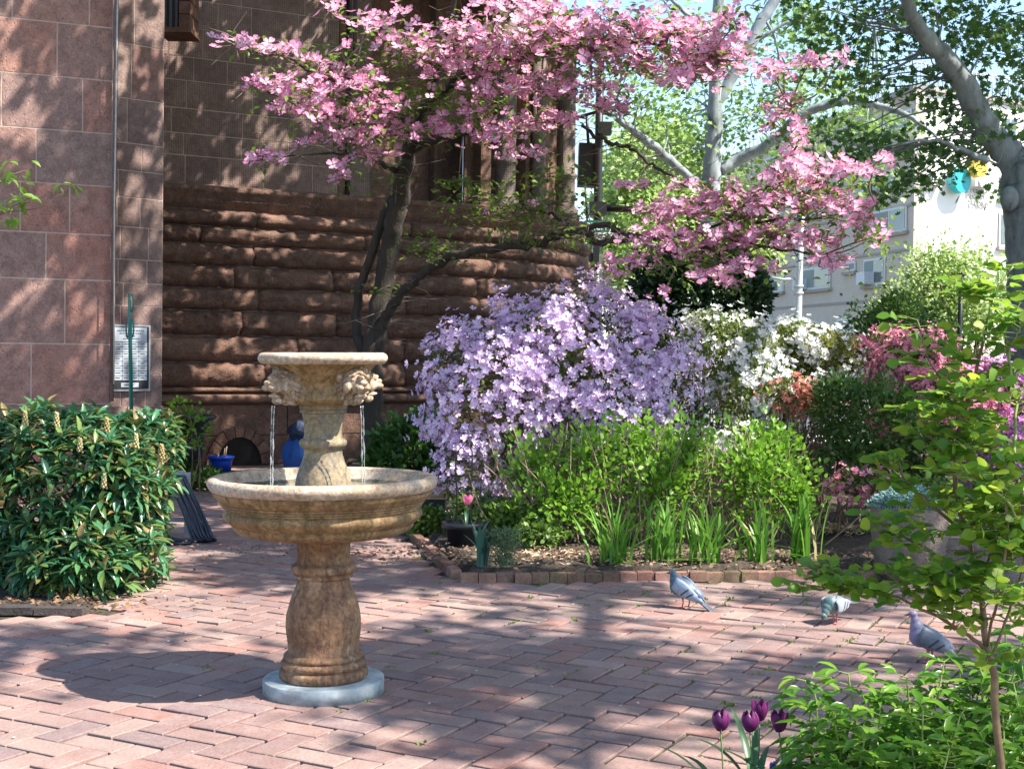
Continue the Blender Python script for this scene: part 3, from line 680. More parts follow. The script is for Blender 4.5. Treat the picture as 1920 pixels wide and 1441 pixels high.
# ================================================================== generic planting
def ellipsoids_px(L):   # (px,py,rx,ry,D,depth radius)
    return [(np.array(P(px, py, D)), np.array([rx*D/FPX, rd, ry*D/FPX])) for (px, py, rx, ry, D, rd) in L]
def surf_points(ells, n, r, shell=(.8, 1.04), front=True, lump=.12):
    """points near the outer skin of a union of ellipsoids, with outward normals"""
    w_ = np.array([e[1][0]*e[1][2]+e[1][0]*e[1][1] for e in ells]); w_ = w_/w_.sum(); out = []; nn = []
    while len(out) < n:
        k = r.choice(len(ells), p=w_); c, R_ = ells[k]; d = r.normal(size=3); d /= np.linalg.norm(d)
        if front and d[1] > .45: d[1] *= -1
        q = r.uniform(*shell); lf = 1+lump*math.sin(d[0]*9+k)*math.sin(d[2]*8+k*2)+lump*.5*math.sin(d[0]*21+d[2]*17)
        p = c+R_*d*q*lf
        if p[2] < .03: continue
        inside = any(np.sum(((p-c2)/R2)**2) < .55 for j_, (c2, R2) in enumerate(ells) if j_ != k)
        if inside: continue
        out.append(p); g = d/R_; nn.append(g/np.linalg.norm(g))
    return np.array(out), np.array(nn)
def woody(parent, base, ells, n, mat, r, rad=.009, name='stems'):
    m_ = MB()
    for k in range(n):
        c, R_ = ells[r.integers(len(ells))]; tgt = c+R_*r.normal(size=3)*.45; b = np.array(base[r.integers(len(base))])+np.array([*(r.normal(size=2)*.12), 0]); b[2] = .0
        mid = (b+tgt)/2+r.normal(size=3)*.08; p = smooth_path([b, mid, tgt], 4); m_.tube(p, np.linspace(rad, rad*.4, len(p)), 5, False)
    o = m_.build(name, mat, parent); o['kind'] = 'stuff'; return o
M_twig = plain('brown_twig', (.16,.10,.065), .9, nz=.3)
M_twig_l = plain('tan_stem', (.33,.24,.15), .9, nz=.3)
M_azleaf = leaf_mat('azalea_leaf', [(.07,.11,.025), (.12,.17,.04), (.17,.19,.06), (.15,.10,.04)], .35)
az_t = [T_flower(5, .34, .35, 0, .04, .05, .12, s) for s in range(4)]
def azalea(name, label, L, nfl, nlf, mat, seed, fs=.034, parts=300, cl=7, group='azaleas in the flower bed', leafm=None, up=.3, lump=.12, csp=.055, leafs=.045):
    r = np.random.default_rng(seed); ells = ellipsoids_px(L); c0_ = ells[0][0]
    root = empty(name, (c0_[0], c0_[1], .05)); root['world_parts'] = 1; tag(root, label, 'azalea', group)
    p, n = surf_points(ells, nlf, r, (.55, .97), lump=lump); d = n + r.normal(size=n.shape)*.8
    scatter('foliage', T_diamond(.3), p, frames_y(d, (0,0,1), .5, r), r.uniform(leafs*.7, leafs*1.25, len(p)), leafm or M_azleaf, root, r, 'stuff')
    nc = nfl//cl; pc, ncn = surf_points(ells, nc, r, (.93, 1.05), lump=lump)
    pp = np.repeat(pc, cl, 0)+r.normal(size=(nc*cl, 3))*csp*[1, .7, .8]; nn = np.repeat(ncn, cl, 0)+(pp-np.repeat(pc, cl, 0))*7+np.array([0,-.2,up])
    scatter_parts('blossom', 'blossoms', az_t, pp, frames(nn, None, .35, r), r.uniform(fs*.75, fs*1.15, len(pp)), mat, root, parts, r)
    woody(root, [(c[0], c[1], 0) for c, _ in ells[:3]], ells, 26, M_twig, r); return root
M_lav = leaf_mat('lavender_petal', [(.66,.47,.71), (.75,.58,.79), (.81,.68,.84), (.72,.51,.72)], .35, .6, (1,.95,1), .2)
M_white = leaf_mat('white_petal', [(.78,.78,.76), (.84,.84,.80), (.74,.76,.78)], .3, .6, None, .2)
M_pinkaz = leaf_mat('pink_petal', [(.70,.24,.34), (.78,.34,.42), (.66,.21,.36), (.82,.44,.46)], .35, .6, None, .2)
M_purpaz = leaf_mat('magenta_petal', [(.50,.20,.46), (.60,.28,.55), (.54,.22,.44)], .35, .6, None, .2)
M_coral = leaf_mat('coral_petal', [(.72,.22,.18), (.78,.32,.24)], .35, .6, None, .2)
azalea('lavender_azalea', 'large mound of lavender azalea flowers beside the fountain', [(1050,705,215,150,11.6,.8), (925,750,125,140,11.2,.6), (1220,700,90,110,11.6,.6), (1100,610,130,70,11.9,.5), (880,880,62,72,10.9,.35), (1130,790,130,70,11.2,.5), (835,700,50,60,11.3,.3)], 5000, 9500, M_lav, 11, .034, group=None, cl=11, lump=.15, csp=.06)
azalea('white_azalea', 'white azalea in full flower between the lavender and the pink ones', [(1370,660,85,75,12.6,.6), (1330,615,60,35,12.9,.4), (1440,745,110,55,12.2,.5), (1500,650,75,50,13.0,.5), (1400,830,80,30,11.6,.3)], 1150, 8000, M_white, 12, .036, 240, leafm=leaf_mat('white_azalea_leaf', [(.10,.16,.03), (.17,.24,.05), (.22,.26,.07)], .4), cl=9)
azalea('yellow_green_azalea', 'pale cream azalea with yellow green new leaves behind the white one', [(1540,665,80,48,12.9,.5), (1490,640,60,35,13.1,.4)], 380, 5200, M_white, 13, .03, 90,
       leafm=leaf_mat('yellow_leaf', [(.20,.24,.05), (.30,.32,.08), (.24,.25,.06)], .45), cl=4)
azalea('pink_azalea', 'bright pink azalea with rounded flower heads in front of the plane trunk', [(1720,690,80,72,12.2,.5), (1780,760,90,75,11.8,.5), (1660,655,45,35,12.6,.3), (1690,790,60,50,11.8,.4), (1610,905,60,28,10.2,.2)], 2400, 6500, M_pinkaz, 14, .03, 240, csp=.045)
azalea('magenta_azalea', 'purple magenta azalea at the edge behind the rose bush', [(1870,790,70,110,11.9,.5), (1900,900,50,60,11.5,.4), (1850,720,40,40,12.1,.3)], 1500, 4200, M_purpaz, 15, .032, 150)
azalea('coral_azalea', 'small coral azalea patch low between white azalea and leafy shrub', [(1478,735,34,26,11.6,.2), (1540,755,40,24,11.7,.2)], 170, 700, M_coral, 16, .03, 60)

def leafy(name, label, cat, L, nl, tmpl, mat, seed, size, parts=0, group=None, stems=30, stem_mat=None, shell=(.6, 1.03), vert=.4, part='leaf', rest='foliage', outw=.9, fronts=True, lump=.12, base=None, srad=.009):
    r = np.random.default_rng(seed); ells = ellipsoids_px(L); c0_ = ells[0][0]
    root = empty(name, (c0_[0], c0_[1], .05)); root['world_parts'] = 1; tag(root, label, cat, group)
    p, n = surf_points(ells, nl, r, shell, fronts, lump=lump); d = n*outw + r.normal(size=n.shape)*.7 + np.array([0, 0, vert])
    fr_ = frames_y(d, (0,-.3,1), .5, r); sc = r.uniform(size*.7, size*1.2, nl)
    if parts: scatter_parts(part, rest, tmpl, p, fr_, sc, mat, root, parts, r)
    else: scatter(rest, tmpl if not isinstance(tmpl, list) else tmpl[0], p, fr_, sc, mat, root, r, 'stuff')
    if stems: woody(root, base or [(c[0], c[1], 0) for c, _ in ells[:4]], ells, stems, stem_mat or M_twig, r, srad)
    return root
M_hedge = leaf_mat('fresh_leaf', [(.12,.27,.02), (.18,.37,.03), (.25,.43,.05), (.09,.20,.025)], .5, .4)
M_rose_d = leaf_mat('mid_leaf', [(.05,.11,.02), (.08,.16,.03), (.12,.20,.04)], .4)
M_dkleaf = leaf_mat('dark_leaf', [(.015,.04,.015), (.03,.065,.022), (.045,.085,.03)], .2, .35)
M_box = leaf_mat('ground_leaf', [(.06,.13,.02), (.11,.20,.03), (.18,.27,.05)], .45)
hl = [[(1060,930,95,70,10.2,.35), (1010,870,60,60,10.5,.3), (1110,850,60,60,10.4,.3)], [(1240,900,90,95,10.3,.4), (1200,840,60,60,10.6,.3), (1290,850,50,70,10.5,.3)], [(1410,890,85,95,10.3,.4), (1440,840,55,50,10.6,.3), (1490,920,45,60,10.2,.3)]]
for k, (L_e, lb) in enumerate(zip(hl, ('fresh green twiggy shrub at the left end of the row behind the iris clumps', 'fresh green twiggy shrub in the middle of the row below the lavender azalea', 'fresh green twiggy shrub at the right end of the row below the white azalea'))):
    root = leafy('hydrangea_shrub', lb, 'shrub', L_e, 2000, T_round(.33), M_hedge, 30+k, .052, 100, 'twiggy green shrubs', 0, shell=(.2, 1.2), vert=.7, lump=.3)
    r = np.random.default_rng(60+k); m_ = MB(); c = np.array(P(L_e[0][0], 1035, 10.2)); 
    for q in range(70):
        b = np.array([c[0]+r.normal()*.24, c[1]+r.normal()*.15+.2, .04]); t = b+np.array([r.normal()*.28, r.normal()*.15, r.uniform(.45,.95)]); p = smooth_path([b, (b+t)/2+r.normal(size=3)*.04, t], 4)
        m_.tube(p, np.linspace(.007, .0035, len(p)), 5, False)
    o = m_.build('stems', M_twig_l, root); o['kind'] = 'stuff'
leafy('rose_shrub', 'mid green leafy shrub between the white and the pink azaleas', 'shrub', [(1640,800,85,95,11.0,.5), (1570,760,50,60,11.3,.4), (1720,850,70,60,11.0,.4), (1600,860,60,50,10.8,.3), (1680,600,40,50,14.0,.3)], 7000, T_round(.34), M_rose_d, 41, .045, 100, stems=20)
leafy('holly_tree', 'round dark evergreen holly behind the azaleas', 'tree', [(1300,550,125,95,16,.9), (1240,590,60,60,15.8,.6), (1380,560,60,70,16.1,.7)], 15000, T_leaf(.3), M_dkleaf, 42, .075, 0, stems=10)
leafy('laurel_shrub', 'dark green shrub behind the fountain basin at the foot of the church wall', 'shrub', [(765,850,70,70,13.2,.4), (730,880,50,50,13.0,.3), (800,830,40,60,13.4,.3)], 2600, T_leaf(.25), leaf_mat('laurel_leaf', [(.03,.09,.02), (.06,.16,.03), (.09,.20,.04)], .35), 43, .09, 60, stems=8)
leafy('ivy_patch', 'low ivy growing under the blue pot by the wall', 'ivy', [(385,905,38,28,14.5,.3), (355,880,20,30,14.6,.2)], 700, T_round(.4), M_rose_d, 44, .06, 0, stems=0)
leafy('ground_cover', 'yellow green low leaves spilling behind the black pot', 'plant', [(800,975,50,28,10.9,.25), (960,975,70,38,10.3,.25), (890,950,50,30,10.6,.2), (1010,1000,50,30,9.9,.2)], 2400, T_round(.38), M_box, 45, .042, 60, stems=0, shell=(.3,1.05))
leafy('euonymus_sprig', 'yellow green sprig climbing beside the black urn', 'plant', [(365,800,34,42,13.9,.2), (340,770,30,25,13.9,.15)], 260, T_round(.4), M_hedge, 46, .05, 30, stems=6)

# --- leathery shrub at the left (whorled leaves)
r = np.random.default_rng(5)
ells = ellipsoids_px([(130,930,170,150,8.7,.62), (235,910,85,115,8.7,.5), (40,900,110,130,8.8,.55), (275,835,55,55,9.0,.35), (160,1040,135,75,8.35,.5), (20,1040,90,80,8.6,.4), (-80,930,120,150,8.8,.6)])
root = empty('pieris_shrub', (*ells[0][0][:2], .03)); root['world_parts'] = 1; tag(root, 'dense dark green shrub of long glossy leaves with pale flower spikes in the corner', 'shrub')
M_pieris = leaf_mat('glossy_leaf', [(.025,.10,.05), (.045,.15,.065), (.06,.19,.08), (.16,.23,.05), (.05,.16,.07), (.25,.17,.06)], .22, .28, None, .6)
pc, ncn = surf_points(ells, 1150, r, (.72, 1.04), lump=.1)
K = 9; pp = np.repeat(pc, K, 0); ax = ncn+np.array([0,-.1,.75])+r.normal(size=ncn.shape)*.35; ax /= np.linalg.norm(ax, axis=1)[:, None]
axr = np.repeat(ax, K, 0); side = np.cross(axr, [0,.3,1]); side /= np.linalg.norm(side, axis=1)[:, None]+1e-9; s2 = np.cross(axr, side)
an = np.tile(np.arange(K)*2.4, len(pc))+np.repeat(r.random(len(pc))*6, K); od = side*np.cos(an)[:, None]+s2*np.sin(an)[:, None]
el = np.tile(np.linspace(.1, .9, K), len(pc)); d = od+axr*el[:, None]
scatter_parts('leaf', 'leaves', [T_leaf(.15, .16), T_leaf(.17, .05), T_leaf(.14, .3)], pp+axr*.012*el[:, None], frames_y(d, (0,0,1), .15, r), r.uniform(.085, .14, len(pp)), M_pieris, root, 300, r, key=lambda p, s: p[:,1]/s)
m_ = MB(); M_bud = leaf_mat('cream_flower_spike', [(.42,.36,.16), (.5,.42,.22), (.36,.28,.12)], .2, .8)
for (px, py) in ((47,728+60), (150,838), (200,800), (148,870), (106,790), (303,850), (108,815), (180,900), (145,1055), (195,905), (62,940), (255,830), (215,1050), (130,1085), (300,860)):
    b = np.array(P(px, py, 8.15+r.random()*.3)); m_ = MB()
    for q in range(26):
        t = q/25; m_.ell(b+np.array([math.cos(q*2.4)*.016*(1-t*.6), math.sin(q*2.4)*.016*(1-t*.6), -.03+t*.085]), (.0075,.0075,.009), 6, 4)
    m_.build('flower_spike', M_bud, root)
woody(root, [(c[0], c[1], 0) for c, _ in ells[:5]], ells, 60, M_twig, r, .012)

# ================================================================== DOGWOOD
dog = empty('dogwood_tree', P(705, 930, 14)); dog.location.z = .03; dog['world_parts'] = 1
tag(dog, 'pink flowering dogwood leaning over the courtyard with dark twisted trunks', 'tree')
M_dbark = bark_mat('dogwood_bark', [(.018,.015,.011), (.05,.038,.028), (.10,.085,.05)], 9, .3, .8)
def limb(pts, name='branch', parent=dog, mat=M_dbark, n=9, wob=.012, r=rng, k=6):
    """rows: px, py, D, width in px"""
    P3 = [(*P(a, b, D), wpx*D/FPX/2) for (a, b, D, wpx) in pts]; s = smooth_path(P3, k)
    s[1:-1, :3] += r.normal(size=(len(s)-2, 3))*wob; o = MB().tube(s[:, :3], np.maximum(s[:, 3], .002), n).build(name, mat, parent); return s
sk = []
sk.append(limb([(703,930,14,50), (700,800,14,40), (698,690,14,38), (703,610,14,34), (722,520,14,36), (738,420,13.8,36), (752,350,13.6,34), (765,290,13.3,26)], 'trunk'))
sk.append(limb([(699,690,14,28), (672,630,14.1,20), (670,560,14.1,17), (695,480,14,17), (722,400,13.9,18), (740,360,13.8,16)], 'trunk'))
sk.append(limb([(705,660,14,26), (722,600,13.9,22), (745,555,13.7,19), (790,515,13.4,16), (845,483,13.1,17), (900,470,12.8,15), (960,462,12.5,15), (1010,455,12.3,15), (1060,437,12.1,15), (1095,430,12,15), (1120,455,11.9,13), (1180,450,11.8,9), (1230,462,11.7,5)]))
sk.append(limb([(1080,435,12.1,12), (1140,425,11.8,12), (1170,440,11.7,12), (1230,445,11.5,9), (1320,440,11.2,7), (1420,420,11,6), (1530,410,10.8,4)]))
sk.append(limb([(1050,440,12.2,10), (1065,420,12.2,8), (1030,400,12.3,5), (960,390,12.4,3)]))
sk.append(limb([(765,290,13.3,24), (760,230,12.8,16), (700,170,12,10), (620,150,11.2,7), (540,110,10.7,4), (440,85,10.4,2)]))
sk.append(limb([(765,290,13.3,24), (800,200,12.6,18), (870,140,12,13), (960,110,11.5,10), (1080,90,11,8), (1200,80,10.8,6), (1330,100,10.6,4)]))
sk.append(limb([(775,280,13.2,16), (850,250,12.6,12), (960,230,12.2,9), (1060,225,11.9,7), (1180,195,11.6,4)]))
sk.append(limb([(1090,235,11.9,6), (1140,265,11.8,8), (1190,285,11.7,7), (1240,320,11.6,6), (1300,350,11.5,4)]))
sk.append(limb([(760,250,12.9,12), (690,240,12.2,9), (620,220,11.6,6), (560,200,11.2,4), (480,160,10.9,2)]))
sk.append(limb([(750,330,13.6,12), (700,300,13,8), (650,290,12.4,5), (560,290,11.8,3), (470,300,11.4,2)]))
sk.append(limb([(800,200,12.6,14), (830,100,12.2,12), (850,20,12,10), (860,-60,11.8,8)]))
sk.append(limb([(1320,440,11.2,6), (1400,380,11,5), (1470,320,10.9,4), (1500,250,10.8,3), (1480,200,10.8,2)]))
sk.append(limb([(1320,442,11.2,6), (1430,460,11,5), (1540,480,10.8,3)]))
sk.append(limb([(1440,350,10.9,4), (1540,330,10.7,3), (1640,310,10.6,2)]))
allsk = np.concatenate([s[3:] for s in sk[2:]]+[sk[0][-6:]])
# flower sprays: px,py,rx,ry,D,count
FB = [(440,78,42,12,10.4,14), (520,92,45,14,10.6,26), (585,112,30,10,10.7,14), (408,72,12,6,10.3,3), (620,15,25,12,10.8,7), (690,35,55,16,11,28), (640,85,12,8,10.8,3),
      (500,155,42,14,10.8,26), (575,165,60,24,11,52), (660,150,60,28,11.2,60), (560,205,50,14,11,24), (640,205,70,20,11.2,44), (720,195,60,20,11.5,34), (760,65,60,22,11.6,34), (800,100,70,26,11.8,56),
      (870,60,60,26,11.6,44), (880,120,90,30,11.6,84), (950,85,90,32,11.3,96), (1040,50,95,40,11,120), (1100,90,100,36,10.9,120), (1180,50,90,42,10.8,120), (1270,60,90,45,10.7,130), (1350,110,60,45,10.6,90), (1290,130,70,30,10.7,70), (1380,45,28,40,10.6,30),
      (1010,165,70,24,11.2,64), (930,165,60,20,11.5,40), (1110,160,55,18,11.1,36), (1150,200,50,16,11.3,34), (1200,120,60,20,11,34),
      (650,255,75,18,11.6,54), (740,245,60,16,11.8,40), (690,285,50,14,11.9,26), (640,322,14,22,11.7,12), (820,240,60,18,12,44), (880,205,50,16,11.9,34), (940,250,60,20,11.9,48), (1005,225,55,18,11.8,44), (950,285,30,12,11.8,12), (1010,285,22,14,11.8,9), (1055,215,30,16,11.7,16),
      (500,290,38,13,11.4,16), (470,302,15,8,11.4,6), (560,270,22,7,11.5,5), (1440,125,45,10,10.6,16), (1520,115,50,12,10.5,22), (1570,105,15,7,10.5,4), (1470,140,20,8,10.5,5),
      (1470,205,32,26,10.8,26), (1500,250,22,28,10.7,20), (1490,290,30,18,10.7,22), (1530,315,65,20,10.6,50), (1610,320,45,14,10.5,26), (1660,295,26,8,10.5,8), (1480,330,40,14,10.8,22), (1180,345,40,8,11.5,12), (1270,345,30,9,11.5,10),
      (1240,395,50,22,11.2,50), (1320,380,70,26,11,80), (1410,375,70,26,10.9,84), (1500,375,70,26,10.8,76), (1580,385,55,20,10.7,50), (1230,440,50,26,11.2,44), (1290,455,70,26,11,60), (1370,440,70,26,10.9,56), (1450,445,80,26,10.8,66), (1540,450,60,22,10.7,44), (1610,420,40,20,10.6,22), (1560,490,45,16,10.6,24), (1400,495,60,16,10.8,30), (1330,510,50,14,10.9,24), (1180,490,50,16,11.3,30), (1145,510,26,12,11.4,10), (1240,548,26,10,11,8), (1370,528,40,10,10.8,12), (1650,440,30,10,10.6,6), (1530,340,45,12,10.7,18), (1640,380,22,10,10.6,7),
      (1000,380,12,5,12.3,3), (910,395,5,4,12.4,1), (740,15,30,9,11,8), (960,10,80,18,11.2,50)]
r = np.random.default_rng(21); fp = []; tw = MB(); lp = []; ld = []
for (px, py, rx, ry, D, cnt) in FB:
    cnt = int(cnt*(.85 if px > 1160 and py > 180 else 1.05))+1
    c = np.array(P(px, py, D)); k = np.argmin(np.linalg.norm(allsk[:, :3]-c, axis=1)); s0_ = allsk[k, :3]
    mid = (s0_+c)/2+r.normal(size=3)*.05-[0,0,.03]; p = smooth_path([s0_, mid, c], 4); tw.tube(p, np.linspace(.009, .005, len(p)), 5, False)
    q = r.normal(size=(cnt, 2))*.55; dd = D+r.normal(size=cnt)*.28; pts_ = np.array([P(px+a*rx, py+b_*ry, d_) for (a, b_), d_ in zip(q, dd)]); fp.append(pts_)
    for a in range(0, cnt, 3):
        t = pts_[a]; h = c+(t-c)*.5+r.normal(size=3)*.03-[0,0,.02]; p = smooth_path([c, h, t-[0,0,.01]], 3); tw.tube(p, np.linspace(.0045, .002, len(p)), 4, False)
    nl = max(2, cnt//2); e = pts_[r.integers(cnt, size=nl)]-[0,0,.025]+r.normal(size=(nl, 3))*.04; lp.append(e); ld.append(r.normal(size=(nl, 3))*[1,1,.35])
fp = np.concatenate(fp); nn = np.array([0,-.55,.75])+r.normal(size=fp.shape)*.42
M_dogp = leaf_mat('dogwood_bract', [(.66,.20,.38), (.74,.30,.48), (.80,.40,.54), (.70,.25,.43), (.80,.50,.62)], .45, .55, (1,.90,.95), .2, tip=((.88,.72,.82), [.05, .6]))
dt = [T_flower(4, .42, .22, .10, -.02, .06, .10, s) for s in range(5)]
scatter_parts('blossom', 'blossoms', dt, fp, frames(nn, None, .1, r), r.uniform(.038, .060, len(fp)), M_dogp, dog, 300, r)
cen = scatter('flower_centres', T_flower_lo(6, .5, .5), fp+np.einsum('mij,j->mi', frames(nn, None, 0, r), np.array([0,0,1]))*.004, frames(nn, None, 0, r), .007, leaf_mat('green_centre', [(.10,.12,.03), (.05,.05,.03)], 0), dog, r, 'stuff')
# leafy shoots without flowers
for (px, py, rx, ry, D, cnt) in ((880,370,60,30,12.5,80), (960,400,90,30,12.3,110), (1040,380,70,40,12.2,110), (1030,330,60,25,12.2,60), (860,340,50,15,12.5,30), (800,460,50,22,13.2,60), (1000,440,70,20,12.3,60), (710,545,28,6,13.5,14), (700,330,60,30,13,40), (820,180,90,45,12.3,130), (760,100,90,30,12,80), (900,200,60,30,12,50), (640,100,60,18,11.8,40), (1400,410,120,60,10.9,140), (1550,360,90,40,10.7,80), (1640,440,40,30,10.6,40), (1500,180,60,25,10.7,30), (700,200,150,40,11.6,110), (1150,90,200,50,11,160), (1300,490,120,30,10.9,60), (660,250,80,30,11.9,50), (830,480,40,14,13.2,20), (1100,440,60,20,12,30)):
    c = np.array(P(px, py, D)); q = r.normal(size=(cnt, 2))*.6; dd = D+r.normal(size=cnt)*.25
    pts_ = np.array([P(px+a*rx, py+b_*ry, d_) for (a, b_), d_ in zip(q, dd)]); lp.append(pts_); ld.append(r.normal(size=(cnt, 3))*[1,1,.35])
    k = np.argmin(np.linalg.norm(allsk[:, :3]-c, axis=1)); p = smooth_path([allsk[k, :3], (allsk[k, :3]+c)/2+r.normal(size=3)*.05, c], 4); tw.tube(p, np.linspace(.008, .004, len(p)), 5, False)
    for a in range(0, cnt, 5): tw.tube([c, (c+pts_[a])/2+r.normal(size=3)*.02, pts_[a]], [.0035, .003, .0015], 4, False)
# bare fine twigs around the upper crown
for k in range(420):
    s_ = allsk[r.integers(len(allsk)), :3]; d = r.normal(size=3)*[.28,.25,.14]; tw.tube([s_, s_+d*.5+r.normal(size=3)*.03, s_+d], [.004, .003, .0012], 4, False)
o = tw.build('twigs', plain('grey_twig', (.17,.13,.10), .9, nz=.3), dog); o['kind'] = 'stuff'
lp = np.concatenate(lp); ld = np.concatenate(ld)
M_dleaf = leaf_mat('spring_leaf', [(.12,.20,.03), (.20,.32,.05), (.16,.25,.04), (.09,.15,.03)], .55, .45)
lp = np.concatenate([lp, lp+r.normal(size=lp.shape)*.05]); ld = np.concatenate([ld, ld*[-1,1,1]])
scatter('foliage', T_leaf(.24, .15), lp, frames_y(ld-[0,0,.25], (0,0,1), .3, r), r.uniform(.045, .085, len(lp)), M_dleaf, dog, r, 'stuff')

# ================================================================== PLANE TREES
M_plane = bark_mat('plane_bark', [(.06,.065,.05), (.22,.25,.25), (.33,.37,.38), (.42,.45,.45)], 5, .5, .25, [.3, .42, .6, .8])
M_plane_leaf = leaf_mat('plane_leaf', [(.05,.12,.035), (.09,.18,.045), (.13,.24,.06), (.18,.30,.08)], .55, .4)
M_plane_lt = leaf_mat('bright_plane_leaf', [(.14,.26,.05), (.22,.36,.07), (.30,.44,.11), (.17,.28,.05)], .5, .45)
TL = T_lobed()
pt = empty('plane_tree', P(1975, 880, 18)); pt.location.z = .0; pt['world_parts'] = 1
tag(pt, 'mottled grey plane tree whose thick trunk stands at the right edge of the garden', 'tree', 'plane trees')
D = 18
def L2(pts, name='limb', parent=pt, wob=.01): return limb(pts, name, parent, M_plane, 12, wob, rng, 6)
sk2 = [L2([(1975,960,D,190), (1970,750,D,165), (1965,600,D,150), (1962,480,D,145), (1958,400,D,145), (1950,345,D,140), (1948,315,D,125)], 'trunk'),
       L2([(1940,345,D,95), (1900,300,D,62), (1862,255,D,48), (1825,190,D-.2,44), (1790,130,D-.4,40), (1750,85,D-.6,33), (1718,45,D-.8,27), (1700,0,D-1,22), (1690,-60,D-1.2,18), (1660,-180,D-2.5,18)], 'limb'),
       L2([(1965,330,D,90), (2010,200,D,70), (2045,80,D,60), (2060,-60,17.5,50)], 'limb'),
       L2([(1850,300,D-.3,14), (1800,280,D-.6,9), (1750,262,D-.8,6), (1690,270,D-1,4)], 'branch')]
# knot on the trunk
MB().ell(P(1893,372,D-.25), (.13,.1,.17), 12, 8).build('knot', M_plane, pt)
# boughs running over the courtyard, out of the picture above
Vv = lambda *a: np.array(a, float)
bo = MB()
fork = np.array(P(2060,-60,17.5)); bough_pts = []
for (tgt, r0) in ((Vv(5,9,8.6), .16), (Vv(1.5,13,8.8), .14), (Vv(7,4,8.8), .15), (Vv(9,9,9.4), .13), (Vv(-1,16.5,9.0), .11), (Vv(3,6,9.2), .10)):
    p = smooth_path([fork, fork*.6+tgt*.4+[.4,0,1.2], tgt, tgt+(tgt-fork)*[.22,.22,0.0]], 6); bo.tube(p, np.linspace(r0, .03, len(p)), 8); bough_pts.append(p[4:])
bo.build('boughs', M_plane, pt); bough_pts = np.concatenate(bough_pts)

r = np.random.default_rng(77)
def clump(pts, per, spread, D_leaf=.15, rr_=r):
    m = len(pts); q = np.repeat(pts, per, 0)+rr_.normal(size=(m*per, 3))*spread; return q
def leaf_cloud(name, pts, per, spread, tmpl, size, mat, parent, rr_=r, kind='stuff'):
    q = clump(np.asarray(pts), per, spread, rr_=rr_); m = len(q)
    n = np.array([0,-.15,.8])+rr_.normal(size=(m, 3))*.6
    return scatter(name, tmpl, q, frames(n, None, 0, rr_), rr_.uniform(size*.65, size*1.2, m), mat, parent, rr_, kind)
# crown seen at the upper right: px,py,rx,ry,D,clumps
vis = [(1600,40,80,40,18.5,10), (1700,60,120,50,16,26), (1820,50,110,50,16.5,34), (1880,120,60,60,17,26), (1650,110,90,30,16,16), (1540,100,40,20,16,6), (1620,170,70,24,16.5,12), (1840,200,80,50,17,20), (1760,210,60,20,17,8), (1700,270,90,24,16.5,22), (1620,280,60,24,16,12), (1560,250,40,16,16,5), (1680,320,60,24,16.4,10), (1790,290,60,30,17,12), (1880,260,40,40,17.5,12), (1740,330,40,20,16.6,5), (1700,365,30,20,16.6,3), (1860,420,0,0,17,0), (1720,20,200,26,15.5,26), (1580,10,80,20,15.5,8), (1900,330,30,50,17.5,6), (1530,165,60,12,17,5)]
cp = []
for (px, py, rx, ry, D_, n_) in vis:
    for k in range(n_): cp.append(P(px+r.normal()*rx*.75, py+r.normal()*ry*.75, max(D_, 18.4)+abs(r.normal())*.8-(.9 if r.random() < .18 else 0)))
vis_pts = np.array(cp)
vis_pts = vis_pts[::2]; q = clump(vis_pts, 28, [.27,.2,.10]); nn = np.array([0,-.25,.6])+r.normal(size=q.shape)*.6
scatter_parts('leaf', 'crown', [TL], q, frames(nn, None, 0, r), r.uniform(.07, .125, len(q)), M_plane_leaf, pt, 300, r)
tw2 = MB()
vsk = np.concatenate([s[:, :3] for s in sk2[1:]])
for c in vis_pts[::2]:
    k = np.argmin(np.linalg.norm(vsk-c, axis=1)); s_ = vsk[k]; p = smooth_path([s_, (s_+c)/2+r.normal(size=3)*.15, c], 4); tw2.tube(p, np.linspace(.016, .004, len(p)), 5, False)
tw2.build('twigs', M_plane, pt)['kind'] = 'stuff'
# unseen overhead crown: leaf clumps placed so wanted sun and shade fall on paving
LIT = [(250,1395,540,125,1.0), (1520,1225,260,30,.85), (1050,1130,260,16,.8), (60,1255,160,60,.9), (330,1180,90,30,.6), (440,1330,160,50,.9), (700,1160,90,25,.6), (930,1110,120,22,.8), (1290,1290,150,30,.75), (1200,1400,0,0,0), (1500,1200,170,28,.75), (1700,1170,150,26,.7), (1380,1350,160,22,.6), (880,1150,160,18,.6), (1500,1105,150,16,.9), (600,1130,120,22,.65), (620,1010,60,14,.6), (1660,1260,160,24,.7), (640,1400,90,30,.7), (1120,1170,120,14,.6)]
SHD = [(850,1250,170,90), (1010,1385,170,45), (150,1195,190,26), (660,1250,60,90), (1180,1260,110,30), (1150,1430,200,22), (500,1060,120,18), (1560,1135,160,10), (1480,1245,150,12), (1720,1320,200,25)]
def lit(g):
    u, v = proj(np.array([[g[0], g[1], 0.0]]))[0]; best = 0
    if g[1] < 3.5: return .3
    if any(((u-a)/c)**2+((v-b)/d)**2 < 1 for a, b, c, d in SHD): return -1
    for (cx_, cy_, a, b, w_) in LIT:
        if a and ((u-cx_)/a)**2+((v-cy_)/b)**2 < 1: best = max(best, w_)
    return best
